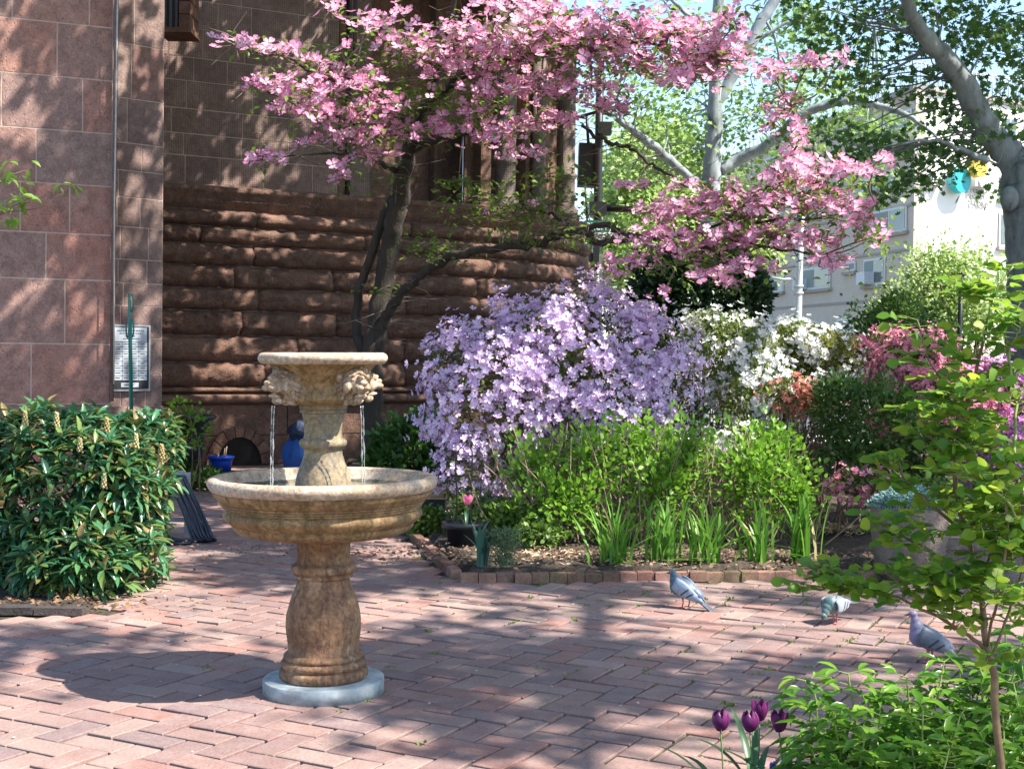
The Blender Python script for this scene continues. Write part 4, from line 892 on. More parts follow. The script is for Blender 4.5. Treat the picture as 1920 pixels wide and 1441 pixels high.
# the fountain and the flower mounds are kept in gaps of the crown
def blocked(C):
    for (px_, py_, D_, rad_, z_) in ((607,760,5.94,.50,.95), (607,690,5.94,.30,1.42), (1100,620,11.6,.75,1.8), (1250,690,11.4,.55,1.6), (1370,660,12.4,.7,1.5), (1450,750,12.1,.6,1.1), (1540,650,12.8,.8,1.5), (900,700,11,.5,1.4), (1780,560,21,1.5,2.5), (1740,740,12,.7,1.4), (1330,400,11,.9,2.7), (1500,420,11,.8,2.6), (1000,90,11.3,.9,4.), (700,150,11.2,.8,3.6), (1250,900,10.2,.6,.6), (1400,940,10,.5,.5), (300,850,8.6,.6,1.0), (120,780,8.6,.6,1.1), (1870,700,3.8,.85,1.3), (1890,550,3.8,.7,1.6), (1850,1250,4.1,.6,.4), (1780,850,3.8,.55,1.1), (1720,1000,3.8,.4,.9), (1100,900,10.3,.6,.6), (1500,900,10.2,.5,.6), (950,800,11,.5,1.), (1650,1350,4.2,.65,.35)):
        p0 = P(px_, py_, D_); t = (C[2]-p0.z); q = (p0.x+.75*t, p0.y-.29*t)
        if (C[0]-q[0])**2+(C[1]-q[1])**2 < rad_**2: return True
    return False
cs = []; sg = np.array([.75, -.29])
while len(cs) < 1500:
    g = np.array([r.uniform(-9.5, 6), r.uniform(3.2, 23)]); z = r.uniform(7.4, 10); C = np.array([*(g+sg*z), z])
    li = lit(g)
    if r.random() < li or blocked(C): continue
    u, v = proj(C[None])[0]
    if C[1] > 1 and -60 < u < 1980 and v > -60: continue
    pat = math.sin(g[1]*3.1+1.1*math.sin(g[0]*1.2))+.9*math.sin(g[0]*1.5+g[1]*.9+1)+.6*math.sin(g[0]*3.7-g[1]*2.2)
    if li >= 0 and pat < .3 and g[1] < 13: continue
    if g[1] >= 13 and math.sin(g[0]*2.3+g[1]*3.0)+math.sin(g[1]*5.1-g[0]*1.9)+.5*math.sin(g[0]*5.3) < -.15: continue
    cs.append(C)
cs = np.array(cs)
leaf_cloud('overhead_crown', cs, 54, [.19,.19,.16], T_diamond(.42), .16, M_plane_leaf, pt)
tw3 = MB()
for c in cs[::5]:
    k = np.argmin(np.linalg.norm(bough_pts-c, axis=1)); s_ = bough_pts[k]; p = smooth_path([s_, (s_+c)/2+r.normal(size=3)*.2, c], 3); tw3.tube(p, np.linspace(.035, .006, len(p)), 5, False)
tw3.build('overhead_twigs', M_plane, pt)['kind'] = 'stuff'

# second plane, further back
p2 = empty('plane_tree', P(1335, 760, 26)); p2.location.z = 0; p2['world_parts'] = 1
tag(p2, 'pale trunked plane tree with arching boughs standing by the street behind the dogwood', 'tree', 'plane trees')
D = 26
sk3 = [L2([(1322,820,D,44), (1326,600,D,40), (1330,420,D,38), (1334,340,D,36), (1338,260,D,32), (1342,160,D,26), (1345,60,D,22), (1348,-60,D,18)], 'trunk', p2),
       L2([(1350,320,D,22), (1385,300,D,22), (1430,278,D-.2,20), (1470,245,D-.4,18), (1510,212,D-.6,17), (1560,194,D-.8,16), (1610,190,D-1,15), (1665,203,D-1.2,13), (1720,228,D-1.4,9), (1760,262,D-1.5,4)], 'limb', p2),
       L2([(1342,200,D,20), (1375,140,D,22), (1400,95,D,24), (1425,45,D,22), (1460,-10,D,20), (1500,-80,D,16)], 'limb', p2),
       L2([(1330,350,D,18), (1290,330,D,16), (1255,300,D,17), (1215,265,D-.2,16), (1170,232,D-.3,13), (1130,205,D-.3,9), (1090,190,D-.3,5)], 'limb', p2),
       L2([(1385,110,D,10), (1330,60,D,9), (1280,20,D,8), (1240,-20,D,6)], 'limb', p2),
       L2([(1335,150,D,9), (1290,90,D,8), (1260,20,D,7)], 'limb', p2),
       L2([(1430,30,D,6), (1455,80,D,5), (1462,130,D,4), (1460,180,D,2)], 'branch', p2),
       L2([(1400,90,D,8), (1480,40,D,6), (1560,20,D,4), (1640,50,D,2)], 'branch', p2)]
vis = [(1170,170,60,50,25,20), (1230,220,60,60,26,26), (1300,230,40,60,27,20), (1250,130,60,50,26,24), (1340,250,40,30,25,12), (1400,220,50,50,26,24), (1460,120,50,60,26,26), (1510,60,50,40,26,20), (1480,190,50,30,26,16), (1420,310,50,30,26,18), (1500,300,50,30,26,14), (1560,240,60,22,25,16), (1620,230,60,24,25,18), (1560,150,50,30,26,14), (1380,370,50,30,27,14), (1300,300,50,40,27,20), (1210,320,60,30,27,20), (1480,30,60,24,26,14), (1580,110,50,30,25.5,12), (1630,340,40,20,25,10), (1690,240,40,20,24.5,8), (1250,50,60,40,26,20)]
cp = [P(px+r.normal()*rx*.6, py+r.normal()*ry*.6, D_+r.normal()*.8) for (px, py, rx, ry, D_, n_) in vis for k in range(int(n_*.66))]
skp = proj(np.concatenate([s[:, :3] for s in sk3]))
cq = []
for c in cp:
    uv_ = proj(np.array(c)[None])[0]; dmin = np.min(np.linalg.norm(skp-uv_, axis=1))
    if dmin < 48 and c[1] < 27: c = np.array([0,0,EYE])+(np.array(c)-np.array([0,0,EYE]))*((27+r.random())/c[1])
    cq.append(tuple(c))
cp = cq
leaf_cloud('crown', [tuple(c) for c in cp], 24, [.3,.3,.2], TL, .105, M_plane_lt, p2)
tw4 = MB(); vsk = np.concatenate([s[:, :3] for s in sk3])
for c in cp[::2]:
    c = np.array(c); k = np.argmin(np.linalg.norm(vsk-c, axis=1)); s_ = vsk[k]; p = smooth_path([s_, (s_+c)/2+r.normal(size=3)*.2, c], 4); tw4.tube(p, np.linspace(.02, .006, len(p)), 5, False)
tw4.build('twigs', M_plane, p2)['kind'] = 'stuff'

# further street trees
def far_tree(name, label, ellL, n, size, mat, seed, trunk_px, D_, group='trees along the street'):
    rr_ = np.random.default_rng(seed); ells = ellipsoids_px(ellL); b = P(trunk_px, 700, D_); root = empty(name, (b.x, b.y, 0)); root['world_parts'] = 1; tag(root, label, 'tree', group)
    MB().tube([(b.x, b.y, -.03), (b.x+.05, b.y, 1.6), tuple(ells[0][0])], [.18, .14, .06], 8).build('trunk', M_twig, root)
    p, nn_ = surf_points(ells, n, rr_, (.2, 1.05), False, .2); q = clump(p, 5, [.22,.22,.18], rr_=rr_)
    q = np.array(q); nrm = np.array([.3,-.3,.7])+rr_.normal(size=q.shape)*.6
    scatter('crown', T_diamond(.4), q, frames(nrm, None, 0, rr_), rr_.uniform(size*.6, size*1.2, len(q)), mat, root, rr_, 'stuff')
    woody(root, [(b.x, b.y, 1.2)], ells, 20, M_twig, rr_, .04, 'boughs')
M_far = leaf_mat('pale_street_leaf', [(.26,.38,.08), (.38,.50,.14), (.46,.58,.22), (.20,.32,.07)], .45)
far_tree('street_tree', 'pale green tree across the street just right of the signal pole', [(1190,380,90,150,38,2.5), (1160,470,60,80,37,2), (1240,300,70,80,39,2)], 3000, .2, M_far, 101, 1190, 38)
far_tree('street_tree', 'pale green tree across the street behind the second plane trunk', [(1310,420,90,120,42,2.5), (1400,460,60,70,41,2)], 2200, .2, M_far, 102, 1330, 42)
far_tree('honey_locust', 'feathery light green tree in front of the white college wall', [(1780,560,100,55,21,1.3), (1700,600,55,40,20.6,.9), (1840,600,50,55,21,1), (1775,500,70,30,21.2,.8)], 2300, .075, M_far, 103, 1780, 21)
far_tree('leafy_bush', 'bushy green shrub behind the pink azalea', [(1660,625,40,40,17,.5), (1720,640,40,40,16.6,.5)], 900, .075, M_rose_d, 104, 1660, 17, None)
leafy('street_hedge', 'clipped green hedge along the pavement behind the azaleas', 'hedge', [(1150,740,200,90,20,.6), (1500,750,260,90,20,.6), (1850,760,200,90,19,.6)], 9000, T_diamond(.35), M_rose_d, 105, .09, 0, stems=0, fronts=False)

# ================================================================== COLLEGE BUILDING
D0 = 50; K0 = P(1718, 168, D0); roofz = K0.z
cl = P(1360, 300, 69.0); cr = P(1990, 300, 54.2)
bld = empty('college_building', (K0.x, K0.y, 0)); bld['world_parts'] = 1; tag(bld, 'cream brick college building with round teal and yellow wall sign across the street', 'building')
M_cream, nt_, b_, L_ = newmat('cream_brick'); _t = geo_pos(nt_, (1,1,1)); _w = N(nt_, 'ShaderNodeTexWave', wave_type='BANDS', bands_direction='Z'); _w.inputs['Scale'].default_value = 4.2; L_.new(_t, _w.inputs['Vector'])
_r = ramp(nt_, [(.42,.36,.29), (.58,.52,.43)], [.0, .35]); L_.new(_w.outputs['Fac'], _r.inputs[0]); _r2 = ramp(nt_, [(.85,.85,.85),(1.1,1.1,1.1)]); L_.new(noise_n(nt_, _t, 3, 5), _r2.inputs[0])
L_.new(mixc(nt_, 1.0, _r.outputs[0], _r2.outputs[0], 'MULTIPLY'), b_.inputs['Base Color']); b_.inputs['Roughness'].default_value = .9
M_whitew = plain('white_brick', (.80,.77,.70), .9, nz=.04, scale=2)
c3 = Vector((K0.x, K0.y, 0)); l3 = Vector((cl.x, cl.y, 0)); r3 = Vector((cr.x, cr.y, 0))
nl = Vector((-(c3.y-l3.y), c3.x-l3.x, 0)).normalized(); nl = nl if nl.y < 0 else -nl
if (Vector((0,0,0))-c3).dot(nl) < 0: nl = -nl
nr = Vector((-(r3.y-c3.y), r3.x-c3.x, 0)).normalized(); nr = nr if (Vector((0,0,0))-c3).dot(nr) > 0 else -nr
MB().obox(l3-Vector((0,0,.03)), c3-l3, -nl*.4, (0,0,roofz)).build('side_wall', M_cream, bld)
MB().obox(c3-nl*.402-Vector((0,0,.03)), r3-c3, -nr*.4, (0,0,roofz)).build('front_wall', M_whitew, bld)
bk = r3-nr*14; MB().add([l3-nl*.41+Vector((0,0,roofz-.3)), c3-nr*.4+Vector((0,0,roofz-.3)), r3+Vector((0,0,roofz-.3)), bk+Vector((0,0,roofz-.3))], [(0,1,2,3)]).build('roof', M_asphalt, bld)
M_cop = plain('coping', (.32,.29,.26), .8)
MB().obox(l3+nl*.12+Vector((0,0,roofz-.03)), c3-l3, -nl*.6, (0,0,.22)).build('coping', M_cop, bld)
MB().obox(c3+nr*.12-nl*.5+Vector((0,0,roofz-.03)), r3-c3, -nr*.6, (0,0,.2)).build('coping', M_cop, bld)
rl = MB(); 
for k in range(36): rl.tube([c3.lerp(l3, k/36)+Vector((0,0,roofz+.15)), c3.lerp(l3, k/36)+Vector((0,0,roofz+1.0))], .025, 4); rl.tube([c3.lerp(r3, k/36)+Vector((0,0,roofz+.15)), c3.lerp(r3, k/36)+Vector((0,0,roofz+1.0))], .025, 4)
rl.tube([l3+Vector((0,0,roofz+1.0)), c3+Vector((0,0,roofz+1.0)), r3+Vector((0,0,roofz+1.0))], .035, 5); rl.build('roof_railing', plain('pale_rail', (.5,.52,.55), .5), bld)
M_fr = plain('window_frame_paint', (.62,.62,.60), .6); M_wg = glass_dark('college_glass', (.07,.09,.09), .12); M_ac = plain('air_conditioner_metal', (.55,.58,.62), .5); M_blind = plain('window_blind', (.24,.29,.26), .8)
def bwin(x0, y0, x1, y1, n, n0, base, acp=None, panes=2, blind=True):
    tl_ = on_plane(x0, y0, base, n); tr2 = on_plane(x1, y0, base, n); bl = on_plane(x0, y1, base, n)
    tdir_ = (tr2-tl_); tdir_.z = 0; Wd = tdir_.length; tdir_.normalize(); Ht = tl_.z-bl.z; o0 = Vector((tl_.x, tl_.y, bl.z))+n*.02
    fr_ = MB().obox(o0, tdir_*Wd, n*.05, (0,0,Ht)).build('window', M_fr, bld)
    pw = (Wd-.09*(panes+1))/panes
    for k in range(panes):
        o1 = o0+tdir_*(.09+k*(pw+.09))+n*.052+Vector((0,0,.09))
        pn = MB().obox(o1, tdir_*pw, n*.012, (0,0,Ht-.18)).build('pane', M_wg if (k or not blind) else M_blind, fr_)
        if k and Ht > 1.2: MB().obox(o1+n*.014+Vector((0,0,(Ht-.18)*.38)), tdir_*pw, n*.02, (0,0,.07)).build('sash_bar', M_fr, fr_)
    MB().obox(o0-tdir_*.1-Vector((0,0,.14)), tdir_*(Wd+.2), n*.14, (0,0,.13)).build('sill', M_cop, fr_)
    if acp:
        ac_ = on_plane(acp, y1, base, n)+n*.03; w2_ = .95*1.0
        acb = MB().obox(Vector((ac_.x, ac_.y, bl.z+.02)), tdir_*w2_*.75, n*.42, (0,0,.5)).build('air_conditioner', M_ac, fr_)
for (x0, y0, x1, y1, ac_, pn) in ((1582,238,1613,262,None,2), (1636,226,1662,252,None,1), (1668,218,1711,250,None,2), (1630,330,1678,364,1633,2), (1638,398,1702,443,None,2), (1586,492,1606,510,None,1), (1622,487,1662,536,1624,2), (1502,505,1559,545,1503,2), (1434,522,1471,550,1436,2), (1572,598,1604,638,None,1), (1438,298,1466,321,None,2), (1496,382,1548,412,None,2), (1560,300,1590,322,None,2), (1500,310,1530,330,None,2), (1430,400,1470,425,None,2), (1430,610,1470,650,None,2), (1510,606,1545,640,None,1), (1650,590,1690,640,None,2), (1586,388,1606,406,None,1)):
    bwin(x0, y0, x1, y1, nl, c3, c3, ac_, pn)
for (x0, y0, x1, y1) in ((1880,218,1905,262), (1874,330,1900,372), (1872,398,1900,462), (1870,500,1900,560)): bwin(x0, y0, x1, y1, nr, c3, c3-nl*.402, None, 2, False)
# floor bands on the shaded side
for yb in (283, 385, 468, 560):
    b1_ = on_plane(1716, yb, c3, nl); MB().obox(Vector((l3.x, l3.y, b1_.z))+nl*.002, (c3-l3), nl*.04, (0,0,.10)).build('floor_band', M_cop, bld)
# wall sign: letters, discs
fbase = c3-nl*.402
def disc(px, py, rpx, mat, off, th=.3):
    c_ = on_plane(px, py, fbase, nr); rad_ = rpx*c_.y/FPX; tt = (r3-c3).normalized(); V = []
    for o_ in (off, off+th):
        for k in range(40): V.append(c_+nr*o_+tt*(rad_*math.cos(2*math.pi*k/40)*1.05)+Vector((0,0,rad_*1.15*math.sin(2*math.pi*k/40))))
    MB().add(V, [tuple(range(40))[::-1], tuple(range(40, 80))]+[(k, (k+1) % 40, 40+(k+1) % 40, 40+k) for k in range(40)]).build('sign_disc', mat, bld)
disc(1786, 340, 21, plain('teal_sign', (.02,.38,.42), .5, nz=.02), .2); disc(1806, 317, 17, plain('amber_sign', (.85,.48,.05), .5, nz=.02), .55)
def text_mesh(cu):
    t = bpy.data.objects.new('t', cu); COL.objects.link(t); dg = bpy.context.evaluated_depsgraph_get(); me = bpy.data.meshes.new_from_object(t.evaluated_get(dg)); bpy.data.objects.remove(t); me.materials.clear(); me.name = 'lettering'; return me
def sign_text(txt, px, py, h, mat, off=.06, ext=.05, parent=bld, n=nr, base=fbase, tdir=(r3-c3).normalized(), bold=0.0, name='lettering', align='LEFT'):
    cu = bpy.data.curves.new(name, 'FONT'); cu.body = txt; cu.extrude = ext; cu.size = 1; cu.align_x = align; cu.offset = bold
    c_ = on_plane(px, py, base, n)+n*off; o = link(name, text_mesh(cu), parent, mat); s_ = h*c_.y/FPX/.70
    X_ = tdir*s_; Z_ = n*1.0; Y_ = Vector((0,0,1))*s_
    o.matrix_basis = Matrix(((X_.x, Y_.x, Z_.x, c_.x), (X_.y, Y_.y, Z_.y, c_.y), (X_.z, Y_.z, Z_.z, c_.z), (0,0,0,1))); return o
M_letw = plain('white_letters', (.78,.77,.74), .5, nz=.02); M_letg = plain('grey_letters', (.30,.30,.31), .5, nz=.05)
sign_text('M', 1736, 349, 27, M_letw, .1, .2, bold=.03); sign_text('RE', 1816, 349, 27, M_letw, .1, .2, bold=.03)
for txt, y_ in (('COLLEGE', 361), ('OF ART', 372), ('& DESIGN', 384)): sign_text(txt, 1816, y_, 8, M_letg, .08, .02)

# ================================================================== STREET FURNITURE
M_black = plain('black_metal', (.012,.013,.014), .45, nz=.2)
sp_ = empty('signal_pole', P(1117, 800, 24)); sp_.location.z = 0; sp_['world_parts'] = 1; tag(sp_, 'black traffic signal pole with controller box and mast arm at the end of the apse', 'signal pole')
D = 24
def px2(px, py, d=D): return P(px, py, d)
MB().tube([px2(1115, 800), px2(1119, 480), px2(1122, 300), px2(1126, 115)], [.085,.08,.075,.07], 14).build('pole', M_black, sp_)
MB().obox(px2(1083,347,D+.1), (px2(1119,349,D+.1)-px2(1083,347,D+.1)), (0,.35,0), px2(1086,267,D+.1)-px2(1083,347,D+.1)).build('controller_box', M_black, sp_)
MB().tube([px2(1097,345), px2(1101,415)], .02, 6).build('conduit', M_black, sp_)
MB().tube([px2(1100,215), px2(1103,268)], .03, 6).build('bracket_arm', M_black, sp_)
for (x0, y0, x1, y1, nm) in ((1105,378,1138,402,'clamp'), (1122,228,1147,250,'signal_head'), (1112,500,1124,450,'collar')):
    a = px2(x0, max(y0, y1), D-.15); MB().obox(a, px2(x1, max(y0, y1), D-.15)-a, (0,.3,0), px2(x0, min(y0, y1), D-.15)-a).build(nm, M_black, sp_)
MB().tube([px2(1135,390), px2(1215,394), px2(1480,408)], [.07,.055,.04], 10).build('mast_arm', M_black, sp_)
MB().tube([px2(1116,475,D), px2(1115,700,D)], .13, 12).build('lower_sleeve', M_black, sp_)
ss = empty('street_name_sign', P(1128, 425, 23.7)); tag(ss, 'green street name plate reading Cherry on the signal pole', 'sign'); s0_ = ss.location.copy()
fpx = 23.7/FPX
MB().add([(x*fpx, y_, z*fpx) for y_ in (-.01, .01) for (x, z) in ((-40,-9), (22,-9), (22,6), (5,12), (-23,12), (-40,6))], [(0,1,2,3,4,5), (11,10,9,8,7,6)]+[(k, 6+k, 6+(k+1) % 6, (k+1) % 6) for k in range(6)]).build('plate', plain('sign_green', (.005,.13,.09), .4, nz=.05), ss)
def small_text(txt, parent, loc, size, mat, ext=.002):
    cu = bpy.data.curves.new('lettering', 'FONT'); cu.body = txt; cu.size = size; cu.extrude = ext; cu.align_x = 'LEFT'
    o = link('lettering', text_mesh(cu), parent, mat); o.location = loc; o.rotation_euler = (R(90), 0, 0); return o
M_wtx = plain('white_paint', (.8,.82,.82), .5, nz=.02)
small_text('Cherry', ss, (-34*fpx, -.014, -6*fpx), 19*fpx, M_wtx)
ow_ = empty('one_way_sign', P(1128, 442, 23.65)); tag(ow_, 'white ONE WAY plate with black lettering below the street name', 'sign')
MB().box(-24*fpx, 24*fpx, -.01, .01, -7*fpx, 6*fpx).build('plate', M_wtx, ow_); small_text('ONE WAY', ow_, (-20*fpx, -.014, -4*fpx), 11*fpx, M_black)
MB().add([(x*fpx, -.015, z*fpx) for (x, z) in ((20,-3), (20,3), (23.5,0))], [(0,1,2)]).build('arrow', M_black, ow_)
yb_ = empty('hydrant_box', P(1106, 560, 30)); yb_.location.z = 0; tag(yb_, 'yellow roadside box half hidden behind the apse', 'box')
MB().box(-.25, .25, -.2, .2, 0, 3.1).build('cabinet', plain('yellow_paint', (.6,.28,.02), .5), yb_); MB().box(-.27, .27, -.22, .22, 3.101, 3.2).build('cap', M_black, yb_)
lp_ = empty('lamp_post', P(1493, 700, 30)); lp_.location.z = 0; lp_['world_parts'] = 1; tag(lp_, 'pale galvanised street lamp post with small arm in front of the college', 'lamp post')
M_galv = plain('galvanised_steel', (.42,.44,.45), .5, metal=.3)
MB().tube([px2(1491,720,30), px2(1495,600,30), px2(1498,500,30), px2(1503,400,30)], [.105,.10,.09,.07], 12).build('pole', M_galv, lp_)
MB().tube([px2(1498,522,30), px2(1470,524,30), px2(1430,518,30)], [.03,.03,.025], 8).build('arm', M_galv, lp_)
for y_ in (535, 548): MB().tube([px2(1497,y_,30), px2(1497.4,y_+4,30)], .115, 12).build('band', M_galv, lp_)
ip = empty('iron_post', P(1800, 760, 13.5)); ip.location.z = 0; ip['world_parts'] = 1; tag(ip, 'slim black iron post rising behind the pink azalea', 'post')
MB().tube([P(1795,800,13.5), P(1798,650,13.5), P(1803,516,13.5)], .024, 8).build('shaft', M_black, ip)
MB().tube([P(1803,518,13.5), P(1803,512,13.5)], .03, 8).build('cap', M_black, ip)
fe = empty('iron_fence', (2, 21.8, 0)); fe['world_parts'] = 1; tag(fe, 'black iron railing along the street behind the flower bed', 'fence')
for k in range(0, 70): MB().tube([(1.6+k*.15, 21.8, -.03), (1.6+k*.15, 21.8, 1.25)], .011, 5).build('bar', M_black, fe)
for z_ in (.2, 1.12): MB().tube([(1.5, 21.8, z_), (12.1, 21.8, z_)], .016, 5).build('rail', M_black, fe)

# ================================================================== THINGS BY THE LEFT WALL
M_green = plain('green_enamel', (.0,.13,.10), .3, nz=.1)
gp = empty('shepherd_hook', P(243, 900, 9.6)); gp.location.z = 0; gp['world_parts'] = 1; tag(gp, 'green enamelled plant hook post in front of the notice board', 'plant hook')
D = 9.6
MB().tube([(gp.location.x, D, 0), P(245,770,D), P(243,650,D), P(242,560,D), P(242,550,D)], .0095, 8).build('pole', M_green, gp)
MB().tube([P(248,770,D-.03), P(246,650,D-.03), P(245.5,600,D-.03)], .008, 8).build('brace', M_green, gp)
def hook(cx_, cy_, h, wd): 
    pts_ = [P(cx_+wd*math.sin(t), cy_-h*math.cos(t), D+.02) for t in np.linspace(-.3, 2*math.pi-1.2, 18)]; MB().tube(pts_, .006, 6).build('hook', M_green, gp)
hook(247, 568, 16, 3.2); hook(239, 615, 18, 2.5); hook(248, 615, 17, 2.5)
nb_ = empty('notice_board', P(245, 670, 13.55)); nb_['world_parts'] = 1; tag(nb_, 'dark framed notice board of small pale name plates on the narrow wall', 'notice board')
xo, yo, nxo, nyo = pN.at(Ln*.5); nN = Vector((nxo, nyo, 0)); tN = Vector((-nyo, nxo, 0)); 
if tN.x < 0: tN = -tN
pb0 = Vector((xo, yo, 0))+nN*.03
def NB(px, py): return on_plane(px, py, pb0, nN)
def nrect(x0, y0, x1, y1, off, th, name, mat, parent):
    a = NB(x0, y1); b = NB(x1, y1); t_ = NB(x0, y0); wv = b-a; wv.z = 0; return MB().obox(a+nN*off, tN*wv.length, nN*th, (0,0,t_.z-a.z)).build(name, mat, parent)
nrect(208, 608, 279, 733, 0, .03, 'frame', plain('aluminium', (.40,.42,.45), .35, metal=.6), nb_)
nrect(210.5, 611, 276, 729, .031, .004, 'backing', plain('black_felt', (.015,.015,.018), .7), nb_)
M_plate = plain('plate_grey', (.36,.40,.44), .45, nz=.08)
hd = nrect(211, 613, 272, 640, .036, .003, 'header_plate', M_plate, nb_)
M_ink = plain('ink', (.04,.04,.05), .8)
for k, (y_, x0, x1) in enumerate(((619,217,267), (624,221,262), (629,232,250), (634,228,258))):
    x = x0
    while x < x1:
        w_ = random.uniform(2, 5); nrect(x, y_, min(x+w_, x1), y_+1.6, .040, .001, 'text_stroke', M_ink, hd); x += w_+1
for j in range(8):
    for i_ in range(4):
        x0 = 211+i_*15.6; y0 = 641.5+j*9.0; pl_ = nrect(x0, y0, x0+14.6, y0+8.0, .036, .003, 'name_plate', M_plate, nb_)
        nrect(x0+2, y0+2.6, x0+2+random.uniform(7, 10.5), y0+4.0, .040, .001, 'text_stroke', M_ink, pl_)
bp_ = nrect(224, 717, 257, 725.5, .036, .003, 'name_plate', M_plate, nb_); nrect(230, 720, 247, 722, .040, .001, 'text_stroke', M_ink, bp_)
# urn
M_urn = plain('black_urn', (.022,.022,.024), .5, nz=.3, bmp=.2)
ur = empty('black_urn', P(355, 905, 14.6)); ur.location.z = 0; tag(ur, 'black fluted garden urn holding dry stalks in the corner', 'urn')
MB().lathe([(0,0),(.14,0),(.15,.05),(.11,.09),(.10,.14)], n=24).build('base', M_urn, ur)
MB().lathe([(.10,.14),(.07,.20),(.075,.26),(.13,.33),(.15,.42),(.16,.55),(.19,.66),(.26,.745),(.285,.76),(.285,.79),(.25,.80),(.22,.76),(0,.74)], n=32, fn=lambda r_, z, a: r_*(1+(.03*math.cos(a*16) if .3 < z < .7 else 0))).build('bowl', M_urn, ur)
st_ = MB()
for k in range(12): a = random.uniform(0, 6.28); q = random.uniform(.02, .2); st_.tube([(q*math.cos(a), q*math.sin(a), .74), (q*1.3*math.cos(a)+random.uniform(-.05,.05), q*math.sin(a), .80+random.uniform(.03,.12)), (q*1.5*math.cos(a)+random.uniform(-.1,.1), q*1.4*math.sin(a), .78+random.uniform(0,.1))], .004, 5)
st_.build('dry_stalks', M_twig_l, ur)
# blue pot on black pot
bb = empty('black_plant_pot', P(413, 905, 14.8)); bb.location.z = 0; tag(bb, 'black plastic pot turned under the blue planter', 'pot')
MB().lathe([(0,0),(.11,0),(.135,.14),(.155,.145),(.155,.17),(.145,.172),(0,.172)], n=28).build('shell', M_urn, bb)
bl_ = empty('blue_pot', bb.location+Vector((0,0,.173))); tag(bl_, 'bright blue plastic pot standing on the black pot', 'pot')
MB().lathe([(0,0),(.115,0),(.13,.10),(.142,.135),(.152,.137),(.152,.16),(.142,.161),(.13,.13),(0,.125)], n=32).build('shell', plain('blue_plastic', (.006,.055,.42), .35, nz=.05), bl_)
st_ = MB(); [st_.tube([(x, 0, .125), (x+.02, 0, .22+x)], .006, 6) for x in (-.04, .03, .05)]; st_.build('stubs', M_twig_l, bl_)
# blue bag
bagp = P(562, 880, 14.6); bg_ = empty('blue_bag', (bagp.x, bagp.y, 0)); tag(bg_, 'slumped blue fabric bag with navy top behind the fountain stem', 'bag')
def lumpy(center, rad_, seed, amp=.12, name='sack', mat=None, parent=None, n=24, m=16):
    mb = MB().ell(center, rad_, n, m); c = Vector(center)
    mb.v = [tuple(c+(Vector(v)-c)*(1+amp*mnoise.noise(Vector(v)*9+Vector((seed,)*3))+amp*.5*mnoise.noise(Vector(v)*22))) for v in mb.v]; return mb.build(name, mat, parent)
lumpy((0,0,.28), (.19,.2,.34), 3, .22, 'sack', plain('blue_fabric', (.012,.07,.26), .7, nz=.3, scale=8, bmp=.4), bg_)
lumpy((.02,-.02,.62), (.15,.16,.13), 8, .3, 'tied_top', plain('navy_fabric', (.01,.02,.05), .7, nz=.3), bg_)
# hose on its stand
hs_ = empty('garden_hose', P(330, 1000, 10.6)); hs_.location.z = 0; tag(hs_, 'dark blue black garden hose hanging in loose coils beside the leathery shrub', 'hose')
M_hose = plain('hose_rubber', (.018,.024,.040), .35, nz=.2)
hl_ = hs_.location.copy(); top = P(330, 893, 10.6)-hl_; hm = MB()
for k in range(9):
    o_ = k*.03; w_ = .05+.02*k; bx_ = .06+.022*k; rr_ = random.uniform(-.01,.01)
    pts_ = smooth_path([tuple(top+Vector((-.05+o_*.4, .02*k-.08, 0))), tuple(top+Vector((.03+bx_*.5+rr_, .02*k-.1, -.22))), (.10+bx_*1.0, -.16-.01*k, .05+.012*(k % 3)), (.12+bx_*.9, -.2, .018), (-.02+rr_, -.22+.01*k, .02+.012*(k % 2)), (-.14, -.12, .08+.02*k), tuple(top+Vector((-.12+o_*.3, .02*k-.08, -.15))), tuple(top+Vector((-.05+o_*.4, .02*k-.08, 0)))], 6)
    hm.tube(pts_, .0125, 8, False)
hm.build('coils', M_hose, hs_); MB().tube(smooth_path([(-.1,-.2,.014), (-.02,-.34,.014), (.10,-.36,.014), (.2,-.3,.014)], 5), .0125, 8).build('tail', M_hose, hs_)
hc = empty('hose_stand', hs_.location+Vector((-.08, .12, 0))); tag(hc, 'grey metal hose stand half hidden by the leathery shrub', 'hose stand')
M_hc = plain('grey_frame', (.30,.32,.36), .5)
for x in (-.16, .14): MB().box(x-.02, x+.02, -.02, .02, 0, .52).build('upright', M_hc, hc)
for z_ in (.12, .30, .50): MB().box(-.14, .12, -.018, .018, z_, z_+.035).build('crossbar', M_hc, hc)

